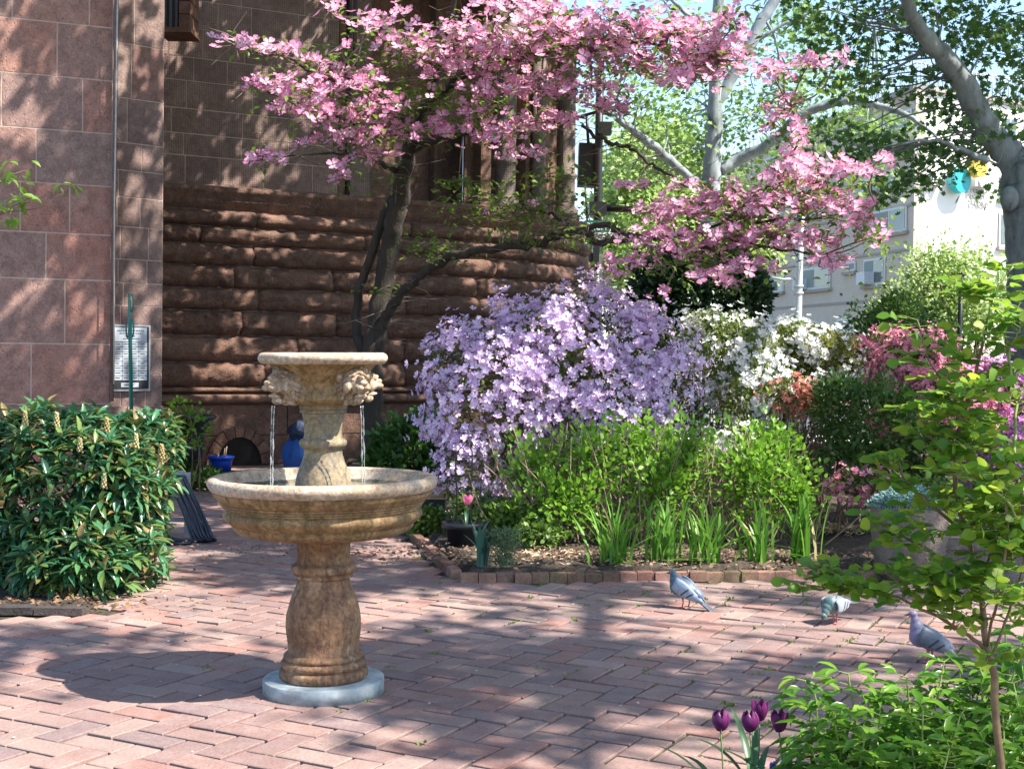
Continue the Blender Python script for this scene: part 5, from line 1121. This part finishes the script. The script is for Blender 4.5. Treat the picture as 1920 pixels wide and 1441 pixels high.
# ================================================================== BED DETAILS
M_blackpot = plain('black_plastic', (.015,.017,.02), .4, nz=.2)
pb = empty('black_pot', G(868, 1035)); tag(pb, 'round black plastic pot in the corner of the flower bed', 'pot'); pb.location.z = .055
MB().lathe([(0,0),(.11,0),(.135,.13),(.165,.135),(.168,.175),(.155,.178),(.15,.15),(0,.145)], n=32).build('shell', M_blackpot, pb)
M_tulp = leaf_mat('tulip_pink', [(.75,.22,.38), (.70,.18,.34)], .35); M_tstem = plain('tulip_stem', (.12,.22,.07), .5); M_tleaf = leaf_mat('tulip_leaf', [(.05,.13,.07), (.09,.19,.10), (.07,.16,.07)], .3, .35)
M_tpur = leaf_mat('tulip_purple', [(.12,.012,.09), (.17,.025,.13), (.09,.01,.08)], .25, .4)
def tulip(name, label, head, base_z, cup_h, mat, opened=0.0, group=None, lean=(0,0), cup_r=None, seed=0, leaves=3, leafL=.16):
    head = Vector(head); root = empty(name, (head.x+lean[0], head.y+lean[1], base_z)); tag(root, label, 'tulip', group); h = head-root.location; rs = random.Random(seed)
    zb = h.z-cup_h/2
    MB().tube(smooth_path([(0,0,0), (h.x*.5+.006, h.y*.5, zb*.5), (h.x, h.y, zb)], 5), .0028, 7).build('stem', M_tstem, root)
    cr_ = cup_r or cup_h*.42
    for k in range(6):
        a0_ = k*math.pi/3+rs.uniform(-.1,.1); inner = (k % 2)*.0025; V = []; F = []; nu, nv = 5, 8
        curl = rs.uniform(.0, .25)+opened
        for j in range(nv+1):
            t = j/nv; prof = math.sin(math.pi*(.13+(.73-.45*curl)*t))**.8; hw = .66*math.sin(math.pi*min(.96, t*.78+.18))**.6
            for i_ in range(nu+1):
                u = (i_/nu*2-1); a = a0_+u*hw; q = (cr_*prof-inner)*(1-.06*u*u)+(.004*(t > .9)*curl)
                V.append((h.x+q*math.cos(a), h.y+q*math.sin(a), zb+cup_h*(t*1.0-.05*u*u*t)+(.003*math.sin(k*9) if t > .9 else 0)))
        F = [(j*(nu+1)+i_, j*(nu+1)+i_+1, (j+1)*(nu+1)+i_+1, (j+1)*(nu+1)+i_) for j in range(nv) for i_ in range(nu)]
        MB().add(V, F, True).build('petal', mat, root)
    for k in range(leaves):
        a = rs.uniform(0, 6.28); L_f = leafL*rs.uniform(.8, 1.2); V = []; w_ = .013
        for j in range(9):
            t = j/8; out_ = .02+L_f*.65*t**1.5; z_ = L_f*(t-.32*t*t); ww = w_*math.sin(math.pi*min(1, t*.9+.1))**.7*(1 if t < 1 else .1); tw_ = .5*t
            cx_, cy_ = out_*math.cos(a), out_*math.sin(a); px_, py_ = -math.sin(a), math.cos(a)
            V += [(cx_-px_*ww, cy_-py_*ww, z_+ww*.5), (cx_, cy_, z_), (cx_+px_*ww, cy_+py_*ww, z_+ww*.5+tw_*ww)]
        F = [(j*3+q, j*3+q+1, (j+1)*3+q+1, (j+1)*3+q) for j in range(8) for q in range(2)]
        MB().add(V, F, True).build('leaf', M_tleaf, root)
    return root
tulip('pink_tulip', 'single open pink tulip above the round black pot', P(877, 936, 10.0), .2, .075, M_tulp, .5, cup_r=.042, leaves=2)
# tulip leaves clump without flower
tc = empty('tulip_clump', G(905, 1062, .06)); tag(tc, 'blue green strap leaved clump without flowers in front of the black pot', 'plant')
def blade(parent, base, tip, sag, wd, mat, name='leaf', n=8, fold=.25):
    base = Vector(base); tip = Vector(tip); d = tip-base; side = d.cross(Vector((0,0,1))); side = side.normalized() if side.length > 1e-4 else Vector((1,0,0)); sd_ = side; V = []
    bend = Vector((d.x, d.y, 0)); 
    for j in range(n+1):
        t = j/n; c = base+Vector((d.x*t**1.6, d.y*t**1.6, d.z*(t+sag*t*(1-t)))); ww = wd*(math.sin(math.pi*(.25+.75*t)))**.8 if t < 1 else .0005
        V += [c-sd_*ww+Vector((0,0,ww*fold)), c, c+sd_*ww+Vector((0,0,ww*fold))]
    F = [(j*3+q, j*3+q+1, (j+1)*3+q+1, (j+1)*3+q) for j in range(n) for q in range(2)]
    return MB().add(V, F, True).build(name, mat, parent)
rs = random.Random(4); M_blug = leaf_mat('glaucous_leaf', [(.05,.14,.10), (.09,.21,.15), (.12,.26,.20)], .25, .4)
for k in range(16):
    a = rs.uniform(0, 6.28); q = rs.uniform(.05, .17); blade(tc, (rs.uniform(-.03,.03), rs.uniform(-.03,.03), 0), (q*math.cos(a), q*math.sin(a), rs.uniform(.16, .32)), rs.uniform(.2, .9), .015, M_blug)
# rosemary tuft
rm = empty('rosemary', G(945, 1064, .06)); tag(rm, 'small feathery grey green herb beside the strap leaved clump', 'plant'); r = np.random.default_rng(91)
n_ = 900; hh = r.random(n_)**.8*.26; p = np.stack([r.normal(size=n_)*.035*(1+hh*3), r.normal(size=n_)*.035*(1+hh*3), hh], 1)
scatter('foliage', T_diamond(.1), p, frames_y(np.stack([r.normal(size=n_)*.5, r.normal(size=n_)*.5, np.ones(n_)*.6], 1), (0,-1,.3), .4, r), .035, leaf_mat('rosemary_leaf', [(.07,.14,.06), (.14,.20,.09)], .2), rm, r, 'stuff')
M_straw = leaf_mat('dry_blade', [(.42,.34,.18), (.35,.27,.13)], .2, .8)
# iris clumps
M_iris = leaf_mat('iris_leaf', [(.09,.24,.025), (.14,.32,.04), (.20,.40,.06)], .4, .4)
for k, (px, py, lab) in enumerate(((1152,1056,'leftmost clump of sword leaved iris at the bed edge, some blades folded over'), (1250,1053,'second iris clump from the left, directly behind the standing grey pigeon'), (1325,1055,'middle iris clump of upright green blades at the bed edge'), (1418,1056,'slender iris clump second from the right along the bed edge'), (1500,1052,'tallest and rightmost iris clump at the bed edge'))):
    c = G(px, py, .06); root = empty('iris_clump', c); tag(root, lab, 'plant', 'iris clumps along the bed'); rs = random.Random(k+50)
    for q in range(44 if k != 3 else 30):
        a = rs.uniform(0, 6.28); o_ = abs(rs.gauss(.12, .14))+.03; hgt = rs.uniform(.25, .47)*(1.2 if k == 4 else 1); b = (rs.gauss(0,.055), rs.gauss(0,.04), 0)
        if rs.random() < .25: o_ *= 1.5; hgt *= rs.uniform(.15, .6)
        blade(root, b, (b[0]+o_*math.cos(a), b[1]+o_*.7*math.sin(a), hgt), rs.uniform(.1, .9), rs.uniform(.009, .0135), M_iris if rs.random() < .93 else M_straw)
# wire plant support
wp = empty('wire_obelisk', G(875, 1020, .06)); tag(wp, 'thin black wire plant support in front of the lavender azalea', 'plant support')
tz = (P(877, 820, wp.location.y)-wp.location).z; ww_ = .10
for k in range(5):
    a = k*2*math.pi/5; MB().tube(smooth_path([(.09*math.cos(a), .09*math.sin(a), 0), (.10*math.cos(a), .10*math.sin(a), tz*.5), (.11*math.cos(a), .11*math.sin(a), tz*.82), (.05*math.cos(a), .05*math.sin(a), tz*.92), (0,0,tz)], 5), .0035, 5).build('wire', M_black, wp)
for z_ in (.5, .82): MB().tube([(.107*math.cos(a), .107*math.sin(a), tz*z_) for a in np.linspace(0, 2*math.pi, 20)], .0035, 5, False).build('ring', M_black, wp)
# slatted planter box behind the basin
bxp = G(800, 985, 0.05); pbx = empty('planter_box', (bxp.x, 11.6, .05)); tag(pbx, 'dark planter box with ribbed tan rim half hidden by the fountain basin', 'planter')
MB().box(-.22, .14, -.15, .15, 0, .20).build('box_body', M_blackpot, pbx)
for k in range(3): MB().box(-.24, .16, -.17, .17, .201+k*.026, .223+k*.026).build('rib', plain('tan_wood', (.40,.27,.13), .7), pbx)
# concrete planter
cpz = G(1722, 1095); cp_ = empty('concrete_planter', (cpz.x, cpz.y+.22, 0)); tag(cp_, 'large rough concrete planter holding blue grey juniper', 'planter')
M_cp = stone_mat('rough_concrete', [(.22,.18,.15), (.25,.20,.17)], (.13,.11,.09), 1.0, stain_amt=.6, fine=80)
MB().lathe([(0,0),(.19,0),(.235,.12),(.255,.30),(.262,.44),(.268,.50),(.250,.505),(.24,.46),(0,.44)], n=48, fn=fn(.004)).build('bowl', M_cp, cp_)
jn = empty('juniper', cp_.location+Vector((0,0,.44))); tag(jn, 'low blue grey juniper growing in the concrete planter', 'plant'); r = np.random.default_rng(92)
n_ = 3200; a = r.random(n_)*6.28; q = r.random(n_)**.5*.26; hz = (1-(q/.28)**2)*.17*r.uniform(.5, 1.1, n_)+.03; p = np.stack([q*np.cos(a)-.02, q*np.sin(a), hz], 1)
scatter('foliage', T_diamond(.22), p, frames_y(np.stack([np.cos(a)*.8+r.normal(size=n_)*.5, np.sin(a)*.8+r.normal(size=n_)*.5, r.random(n_)], 1), (0,-.5,1), .4, r), r.uniform(.018, .034, n_), leaf_mat('juniper_leaf', [(.10,.22,.20), (.20,.36,.33), (.30,.46,.42)], .15, .6), jn, r, 'stuff')
# second low planter / bench behind the rose
sb = empty('stone_trough', G(1830, 1090)); tag(sb, 'low grey stone trough behind the rose bush', 'trough')
MB().box(-.35, .55, 0, .45, 0, .22).build('trough_body', M_cp, sb); MB().box(-.38, .58, -.03, .48, .221, .27).build('lip', M_cp, sb)
# dry straw heap and mulch
r = np.random.default_rng(93)
def litter(name, label, cx_, cy_, sx, sy, n_, size, cols, z0=.06, T=T_diamond(.12)):
    p = np.stack([cx_+r.normal(size=n_)*sx, cy_+r.normal(size=n_)*sy, z0+np.abs(r.normal(size=n_))*.012], 1)
    o = scatter(name, T, p, frames_y(np.stack([r.normal(size=n_), r.normal(size=n_), r.normal(size=n_)*.25], 1), (0,0,1), .5, r), r.uniform(size*.5, size*1.3, n_), leaf_mat(name+'_mat', cols, .1, .9), None, r, 'stuff'); o['label'] = label; return o
g1 = G(1060, 1045, .06); litter('dry_leaves', 'pale dry leaves and straw on the bare soil', g1.x, g1.y, .35, .16, 900, .07, [(.40,.29,.19), (.52,.42,.30), (.28,.18,.11)])
g1 = G(1400, 1060, .06); litter('mulch', 'brown mulch chips scattered over the bed', g1.x-.6, g1.y+.3, 1.7, .25, 3000, .035, [(.20,.12,.08), (.33,.22,.15), (.12,.07,.05)], .065, T_diamond(.3))
g1 = G(1560, 1000, .06); litter('straw', 'yellowed straw heap beside the iris', g1.x, g1.y, .16, .12, 420, .07, [(.50,.38,.20), (.60,.48,.28)], .10)
g1 = G(60, 1150, .03); litter('leaf_litter', 'brown leaf litter under the leathery shrub', g1.x-.1, g1.y+.35, .45, .12, 260, .035, [(.22,.12,.07), (.30,.18,.10), (.12,.08,.05)], .03, T_diamond(.35))

# weeds in the paving joints
n_ = 900; bi = r.integers(nb, size=n_*9); uv = proj(np.stack([X[bi], Y[bi], np.zeros(len(bi))], 1))
dn = np.clip((uv[:,0]-500)/900, .04, 1)*np.where(uv[:,1] < 1300, 1, .5)*np.where(uv[:,1] < 1180, 1.3, 1); kp = (r.random(len(bi)) < dn*.5) & (Y[bi] < 13); bi = bi[kp][:2300]
e = r.random(len(bi)); cxw = X[bi]+np.cos(ang[bi])*(e-.5)*.26-np.sin(ang[bi])*BW/2; cyw = Y[bi]+np.sin(ang[bi])*(e-.5)*.26+np.cos(ang[bi])*BW/2
K = 12; pw_ = np.repeat(np.stack([cxw, cyw, np.full(len(cxw), -.006)], 1), K, 0)+r.normal(size=(len(cxw)*K, 3))*[.013,.013,.001]; dw = r.normal(size=pw_.shape)*[1,1,.3]+[0,0,.9]
szw = np.repeat(r.uniform(.35, 1.3, len(cxw))**1.5, K)*r.uniform(.008, .019, len(pw_))
o = scatter('joint_weeds', T_diamond(.28), pw_, frames_y(dw, (0,-1,.3), .5, r), szw, leaf_mat('weed_leaf', [(.10,.17,.03), (.17,.24,.05), (.26,.28,.08)], .35), None, r, 'stuff'); o['label'] = 'small weeds and moss tufts growing in the brick joints'
n_ = 260; pf = np.stack([r.uniform(-3.5, 3.5, n_), r.uniform(4.8, 10.5, n_), np.full(n_, .006)], 1); kp = ~in_bed(pf[:,0], pf[:,1], 0)
o = scatter('fallen_petals', T_round(.4), pf[kp], frames(np.tile([0,0,1.], (kp.sum(), 1)), None, .15, r), r.uniform(.006, .018, kp.sum()), leaf_mat('fallen_petal', [(.7,.66,.66), (.75,.55,.55), (.45,.32,.22)], .1), None, r, 'stuff'); o['label'] = 'pale fallen petals and droppings on the bricks'

# ================================================================== PIGEONS
M_pb = {}
def pigeon_mat(name, body, neck, belly, zneck):
    m, nt, b, L = newmat(name); c = coords(nt); sx = N(nt, 'ShaderNodeSeparateXYZ'); L.new(c, sx.inputs[0])
    rn = ramp(nt, [(0,0,0), (1,1,1)], [zneck-.02, zneck+.02]); L.new(sx.outputs['X'], rn.inputs[0]); n = noise_n(nt, c, 60, 4)
    rb = ramp(nt, [tuple(q*.8 for q in body), tuple(min(1, q*1.2) for q in body)], [.35, .65]); L.new(n, rb.inputs[0]); L.new(mixc(nt, rn.outputs[0], rb.outputs[0], neck), b.inputs['Base Color'])
    b.inputs['Roughness'].default_value = .5; b.inputs['Sheen Weight'].default_value = .3; bump(nt, b, noise_n(nt, coords(nt, (1, 1, 1)), 120, 3), .3, .003); return m
def fused(shapes, name, vox=.0035, smooth=3):
    m = MB()
    for (c, rd, rot) in shapes: m.ell(c, rd, 16, 10, rot)
    me = m.mesh(name); o = bpy.data.objects.new('tmp', me); COL.objects.link(o); md = o.modifiers.new('r', 'REMESH'); md.mode = 'VOXEL'; md.voxel_size = vox; md.use_smooth_shade = True
    s2_ = o.modifiers.new('s', 'SMOOTH'); s2_.factor = .7; s2_.iterations = smooth
    dg = bpy.context.evaluated_depsgraph_get(); out = bpy.data.meshes.new_from_object(o.evaluated_get(dg)); bpy.data.objects.remove(o); out.name = name; out.materials.clear(); return out
M_leg = plain('pigeon_leg', (.42,.12,.11), .5); M_beak = plain('pigeon_beak', (.05,.045,.045), .4); M_eye = plain('pigeon_eye', (.45,.12,.02), .2); M_bar = plain('dark_feather', (.025,.028,.035), .6); 
def pigeon(label, loc, rz, body_c, wing_c, neck_c, pose='stand', tilt=0, scale=1.0):
    """local +x is forward"""
    root = empty('pigeon', loc, rz); tag(root, label, 'pigeon', 'pigeons on the paving'); root.scale = (scale,)*3
    ry = lambda d: Matrix.Rotation(R(d), 3, 'Y')
    sh = [((0,0,.115), (.088,.055,.055), ry(tilt)), ((.045,0,.125), (.055,.052,.055), None), ((-.065,0,.098), (.06,.036,.03), ry(tilt-12))]
    if pose == 'peck': hd_ = (.118,0,.062); nk = [((.075,0,.108), (.04,.034,.034), None), ((.1,0,.084), (.026,.024,.028), None)]
    elif pose == 'tall': hd_ = (.082,0,.235); nk = [((.062,0,.165), (.036,.034,.042), None), ((.072,0,.20), (.022,.022,.034), None)]
    else: hd_ = (.085,0,.205); nk = [((.064,0,.155), (.038,.036,.04), None), ((.076,0,.183), (.025,.024,.03), None)]
    sh += nk+[(hd_, (.023,.019,.019), None)]
    bm_ = pigeon_mat('plumage', body_c, neck_c, body_c, .062); body = fused(sh, 'body'); body.materials.append(bm_); link('body', body, root)
    wm = pigeon_mat('wing_plumage', wing_c, wing_c, wing_c, 5)
    for s in (-1, 1):   # folded wing, two dark bars, long primaries
        rot = ry(tilt-10); w_ = MB(); V = []; nu, nv = 10, 6
        for i_ in range(nu+1):
            u = i_/nu; x = .062-.20*u; hgt = .052*math.sin(math.pi*min(1, u*.8+.2))**.8*(1-.55*u); zc = .128-.030*u
            for j in range(nv+1):
                v = j/nv*2-1; bul = (.056-.026*u)*math.sqrt(max(0, 1-.35*v*v)); V.append((x, s*(bul+.005-.018*u*(u > .7)), zc+hgt*v))
        F = [(i_*(nv+1)+j, i_*(nv+1)+j+1, (i_+1)*(nv+1)+j+1, (i_+1)*(nv+1)+j) for i_ in range(nu) for j in range(nv)]
        rotm = Matrix.Rotation(R(tilt), 3, 'Y'); V = [tuple(rotm @ (Vector(v)-Vector((0,0,.12)))+Vector((0,0,.12))) for v in V]
        wo = MB().add(V, F, True).build('wing', wm, root); sol = wo.modifiers.new('t', 'SOLIDIFY'); sol.thickness = .006; sol.offset = -1*s
        for u0 in (.40, .58):
            bar = []; 
            for j in range(5):
                v = -.9+1.5*j/4; u = u0+.10*v
                for du in (0, .045):
                    uu = u+du; x = .062-.20*uu; hgt = .052*math.sin(math.pi*min(1, uu*.8+.2))**.8*(1-.55*uu); zc = .128-.030*uu; bul = (.056-.026*uu)*math.sqrt(max(0, 1-.35*v*v))
                    bar.append(tuple(rotm @ (Vector((x, s*(bul+.0125), zc+hgt*v))-Vector((0,0,.12)))+Vector((0,0,.12))))
            MB().add(bar, [(2*j, 2*j+1, 2*j+3, 2*j+2) for j in range(4)]).build('wing_bar', M_bar, wo)
    tl_ = MB(); V = [(-.09,-.024,.095), (-.09,.024,.095), (-.20,.034,.072), (-.20,-.034,.072)]; V2 = [(x, y, z+.008) for x, y, z in V]; rotm = Matrix.Rotation(R(tilt), 3, 'Y')
    V = [tuple(rotm @ (Vector(v)-Vector((0,0,.12)))+Vector((0,0,.12))) for v in V+V2]
    tl_.add(V, [(0,3,2,1),(4,5,6,7),(0,1,5,4),(1,2,6,5),(2,3,7,6),(3,0,4,7)]).build('tail', pigeon_mat('tail_plumage', (.07,.08,.10), (.07,.08,.10), (0,0,0), 5), root)
    bd = (1, 0, -.15) if pose != 'peck' else (.45, 0, -.9); h = Vector(hd_)
    MB().tube([h+Vector(bd)*.016, h+Vector(bd)*.030, h+Vector(bd)*.042], [.006,.0045,.001], 8).build('beak', M_beak, root)
    for s in (-1, 1):
        MB().ell(h+Vector((.006, s*.0175, .003)), (.0042,.003,.0042), 8, 6).build('eye', M_eye, root)
        lx = .012 if s > 0 else -.012; lg = MB(); lg.tube([(lx, s*.022, .075), (lx-.006, s*.022, .035), (lx, s*.022, .006)], [.008,.0042,.004], 8)
        for a in (-.5, 0, .5): lg.tube([(lx, s*.022, .006), (lx+.026*math.cos(a), s*.022+.026*math.sin(a), .0035)], [.0035,.002], 6)
        lg.tube([(lx, s*.022, .006), (lx-.016, s*.022, .0035)], [.003,.002], 6); lg.build('leg', M_leg, root)
    return root
pigeon('pale blue grey pigeon with two black wing bars standing near the iris', G(1285, 1139), R(152), (.08,.11,.16), (.20,.27,.36), (.015,.075,.10), 'stand', -24, 1.0)
pigeon('small dark grey pigeon pecking at the bricks, head down', G(1565, 1168), R(222), (.12,.14,.17), (.20,.23,.27), (.04,.10,.10), 'peck', 10, .92)
pigeon('dark pigeon standing tall with pinkish neck beside the peony', G(1742, 1240), R(170), (.10,.12,.17), (.10,.12,.15), (.20,.16,.26), 'tall', -22, 1.0)

# ================================================================== FOREGROUND: tulips, peony, rose
tl4 = [(1351,1349,4.4,'leftmost purple tulip, standing alone'), (1406,1351,4.4,'dark purple tulip in front of its overlapping neighbour'), (1424,1331,4.55,'purple tulip behind the pair, petals flaring like horns'), (1461,1351,4.4,'purple tulip nearest the peony leaves with one loose petal')]
for k, (px, py, D_, lb) in enumerate(tl4):
    tulip('purple_tulip', lb, P(px, py, D_), .0, .068, M_tpur, .0 if k < 2 else .32, 'purple tulips', (random.uniform(-.02,.02), 0), .031, k+3, 4, .30)
mu = empty('grape_hyacinth', (P(1450,1437,4.35).x, 4.35, 0)); tag(mu, 'tiny blue violet flowers at the bottom edge below the tulips', 'flower')
for k, px in enumerate((1448, 1467)):
    c = P(px, 1438, 4.35)-mu.location; f_ = MB()
    for q in range(30): f_.ell(c+Vector((math.cos(q*2.4)*.007, math.sin(q*2.4)*.007, -.018+q*.0012)), (.0035,)*3, 6, 4)
    f_.tube([(c.x, c.y, 0), c], .002, 5); f_.build('flower_head', plain('violet', (.08,.05,.35), .5), mu)

# peony foliage: several stems with divided lance leaves
pe = empty('peony', (1.15, 4.2, 0)); pe['world_parts'] = 1; tag(pe, 'bushy peony foliage of glossy lance shaped leaves at the bottom right corner', 'plant')
r = np.random.default_rng(31); M_pe = leaf_mat('peony_leaf', [(.07,.19,.02), (.12,.28,.03), (.18,.36,.04), (.27,.42,.06)], .5, .25, None, .5); sp_m = MB(); lpos = []; ldir = []; lsz = []
stems_ = [(1510,1275,4.45), (1590,1262,4.4), (1700,1270,4.35), (1770,1240,4.4), (1840,1260,4.3), (1900,1280,4.2), (1560,1330,4.2), (1650,1340,4.2), (1730,1330,4.15), (1800,1340,4.1), (1880,1340,4.1), (1620,1390,4.0), (1710,1400,4.0), (1520,1400,4.15), (1780,1400,3.95), (1860,1400,3.95), (1930,1340,4.1), (1680,1290,4.5), (1820,1290,4.5), (1760,1290,4.55), (1900,1230,4.5), (1590,1400,4.2), (1925,1410,3.95), (1660,1430,4.0), (1560,1440,4.0), (1850,1330,4.3), (1790,1430,4.0), (1740,1370,4.3), (1830,1380,4.2), (1900,1390,4.15), (1885,1190,4.5), (1925,1160,4.4), (1845,1222,4.6), (1915,1215,4.3), (1800,1250,4.55), (1530,1310,4.3), (1630,1310,4.35)]
for (px, py, D_) in stems_:
    t_ = np.array(P(px, py, D_)); b = np.array([t_[0]*.85+.18+r.normal()*.05, t_[1]-.05+r.normal()*.05, 0]); p = smooth_path([b, (b+t_)/2+r.normal(size=3)*.02, t_], 6); sp_m.tube(p, np.linspace(.005, .0028, len(p)), 6, False)
    for q in np.linspace(.42, 1, 8):
        c = p[int(q*(len(p)-1))]; a = r.random()*6.28
        for w_ in range(2):
            a2 = a+w_*math.pi; pd = np.array([math.cos(a2), math.sin(a2), .25]); L_p = .05*(1.25-q*.6); e_ = c+pd*L_p; sp_m.tube([c, e_], [.0018,.0013], 4, False)
            for f_ in (-.75, 0, .75):
                d = np.array([math.cos(a2+f_), math.sin(a2+f_), r.normal()*.25+.1-.15*(q < .7)]); lpos.append(e_); ldir.append(d); lsz.append(r.uniform(.075,.12)*(1 if f_ == 0 else .82)*(1.15-.3*q))
sp_m.build('stems', plain('peony_stem', (.20,.26,.06), .5), pe)['kind'] = 'stuff'
scatter_parts('leaf', 'leaves', [T_leaf(.15, .22, .12), T_leaf(.17, .1, .1)], lpos, frames_y(np.array(ldir), (0,-.1,1), .25, r), np.array(lsz), M_pe, pe, 300, r)

# rose bush
ro = empty('rose_bush', (1.38, 3.8, 0)); ro['world_parts'] = 1; tag(ro, 'tall open rose bush of small oval leaflets along the right edge', 'rose bush')
r = np.random.default_rng(32); M_ro = leaf_mat('rose_leaf', [(.11,.25,.03), (.17,.33,.035), (.25,.40,.04), (.38,.47,.05), (.11,.26,.06)], .6, .4); M_cane = plain('rose_cane', (.20,.12,.06), .6, nz=.4)
M_cane_g = plain('green_cane', (.20,.24,.06), .5, nz=.3)
canes = [([(1895,1600,3.8,16), (1872,1400,3.8,15), (1860,1250,3.8,15), (1850,1215,3.8,13), (1838,1100,3.85,11), (1812,1000,3.9,10), (1790,900,3.9,9), (1800,800,3.9,8), (1830,700,3.9,7), (1850,600,3.9,5)], 1),
 ([(1852,1218,3.8,9), (1800,1180,3.8,7), (1745,1150,3.8,6), (1690,1122,3.82,5), (1640,1106,3.85,5), (1608,1110,3.88,4), (1560,1102,3.9,3), (1500,1095,3.95,2)], 0),
 ([(1840,1100,3.85,7), (1790,1060,3.8,6), (1740,1030,3.8,5), (1690,1000,3.85,4), (1660,960,3.9,3)], 0),
 ([(1810,1000,3.9,7), (1750,950,3.9,6), (1700,900,3.95,5), (1680,860,3.95,3)], 0),
 ([(1930,1200,3.7,10), (1925,1000,3.7,9), (1900,880,3.75,8), (1850,830,3.8,6), (1810,790,3.8,5), (1760,760,3.85,3)], 1),
 ([(1900,880,3.75,7), (1905,760,3.8,6), (1890,660,3.85,5), (1870,580,3.9,4), (1830,545,3.9,2)], 1),
 ([(1795,880,3.9,6), (1760,840,3.9,5), (1735,800,3.9,4), (1720,760,3.9,2)], 0),
 ([(1835,1090,3.85,6), (1870,1020,3.85,5), (1900,960,3.85,4), (1930,900,3.85,3)], 0),
 ([(1858,1240,3.8,6), (1890,1150,3.8,5), (1915,1070,3.8,4), (1925,1000,3.8,2)], 0),
 ([(1800,800,3.9,5), (1770,720,3.95,4), (1745,680,3.95,3), (1720,600,4,2)], 0),
 ([(1850,600,3.9,4), (1870,540,3.9,3), (1900,500,3.9,2)], 1),
 ([(1790,1180,3.8,5), (1780,1120,3.75,4), (1760,1080,3.75,2)], 0),
 ([(1700,1130,3.8,3), (1680,1090,3.8,2.5), (1650,1070,3.8,1.5)], 0),
 ([(1640,1108,3.85,3), (1580,1085,3.9,2), (1550,1060,3.95,1.5)], 0),
 ([(1850,1215,3.8,6), (1880,1080,3.7,5), (1890,980,3.7,5), (1870,900,3.7,4), (1840,850,3.75,3), (1790,830,3.8,2)], 0),
 ([(1925,1000,3.7,6), (1880,930,3.65,5), (1830,900,3.65,4), (1780,890,3.7,2)], 1),
 ([(1905,760,3.8,5), (1860,740,3.75,4), (1820,735,3.75,3), (1780,745,3.8,2)], 1),
 ([(1890,660,3.85,4), (1910,620,3.8,3), (1935,590,3.8,2)], 1),
 ([(1812,1000,3.9,5), (1850,960,3.8,4), (1880,1010,3.75,3), (1900,1060,3.75,2)], 0),
 ([(1838,1100,3.85,5), (1800,1090,3.75,4), (1750,1090,3.75,3), (1710,1070,3.8,2)], 0),
 ([(1930,1150,3.7,5), (1890,1110,3.65,4), (1860,1120,3.65,3), (1830,1160,3.7,2)], 0)]
lpos = []; ldir = []; lsz = []; st_m = MB()
for (pts_, grn) in canes:
    s_ = limb(pts_, 'cane', ro, M_cane_g if (grn and pts_[0][1] < 1100) else M_cane, 7, .002, r)
    for q in range(4, len(s_), 1):
        if r.random() < .30: continue
        u, v = proj(s_[q, :3][None])[0]
        if v > 1235: continue
        for w_ in range(2 if r.random() < .8 else 1):
            a = r.random()*6.28; pd = np.array([math.cos(a), math.sin(a)*.8, r.uniform(-.1,.55)]); pd /= np.linalg.norm(pd); c = s_[q, :3]; L_p = r.uniform(.06, .11); side = np.cross(pd, [0,0,1]); side /= np.linalg.norm(side)+1e-9
            st_m.tube([c, c+pd*L_p*.5+[0,0,.006], c+pd*L_p], [.0014,.0011,.0008], 4, False)
            lpos.append(c+pd*L_p); ldir.append(pd-[0,0,.2]); lsz.append(r.uniform(.036,.052))
            for f_ in (.45, .8):
                for sg_ in (-1, 1): lpos.append(c+pd*L_p*f_); ldir.append(side*sg_+pd*.5+r.normal(size=3)*.1); lsz.append(r.uniform(.028,.044))
st_m.build('leaf_stalks', M_cane_g, ro)['kind'] = 'stuff'
lpos = np.array(lpos); ldir = np.array(ldir); lsz = np.array(lsz); uvl = proj(lpos); okl = np.ones(len(lpos), bool)
for (a, b_, rad_) in ((1565,1150,44), (1735,1190,48), (1755,1225,40)): okl &= np.linalg.norm(uvl-[a, b_], axis=1) > rad_
lpos = lpos[okl]; ldir = ldir[okl]; lsz = lsz[okl]
scatter_parts('leaflet', 'foliage', [T_round(.42), T_round(.37)], lpos, frames_y(np.array(ldir), (0,-.35,1), .65, r), np.array(lsz), M_ro, ro, 300, r)

# sprig entering at the left edge
sg_ = empty('leafy_sprig', P(-30, 370, 6)); sg_['world_parts'] = 1; tag(sg_, 'bright green leafy branch tip entering at the left edge', 'branch')
r = np.random.default_rng(33); pts_all = []; 
for pts_ in ([(-160,420,6,5), (-60,370,6,4), (20,330,6,3), (50,320,6,2)], [(-120,430,6,4), (-20,410,6,3), (30,385,6,2), (60,370,6,1.5)], [(-60,400,6,3), (70,390,6,2), (120,358,6,1.5), (145,345,6,1)], [(-60,370,6,3), (0,310,6,2), (30,300,6,1.5)]):
    pts_all.append(limb(pts_, 'twig', sg_, M_twig, 5, .003, r))
lpos = []; ldir = []
for (px, py, n_, sx, sy) in ((15,310,14,25,8), (20,335,12,22,8), (25,375,14,28,7), (12,400,12,18,8), (130,345,7,14,6), (-40,350,20,40,30)):
    for q in range(n_): lpos.append(P(px+r.normal()*sx, py+r.normal()*sy, 6+r.normal()*.06)); a = r.random()*6.28; ldir.append((math.cos(a), math.sin(a)*.6, -.35+r.normal()*.3))
scatter_parts('leaf', 'leaves', [T_leaf(.22, .25)], np.array([tuple(p) for p in lpos]), frames_y(np.array(ldir), (0,-.4,1), .2, r), r.uniform(.045,.07, len(lpos)), leaf_mat('lime_leaf', [(.20,.34,.04), (.28,.44,.06), (.14,.26,.04)], .5), sg_, 100, r)
for o in scn.objects:
    if 'world_parts' in o: del o['world_parts']
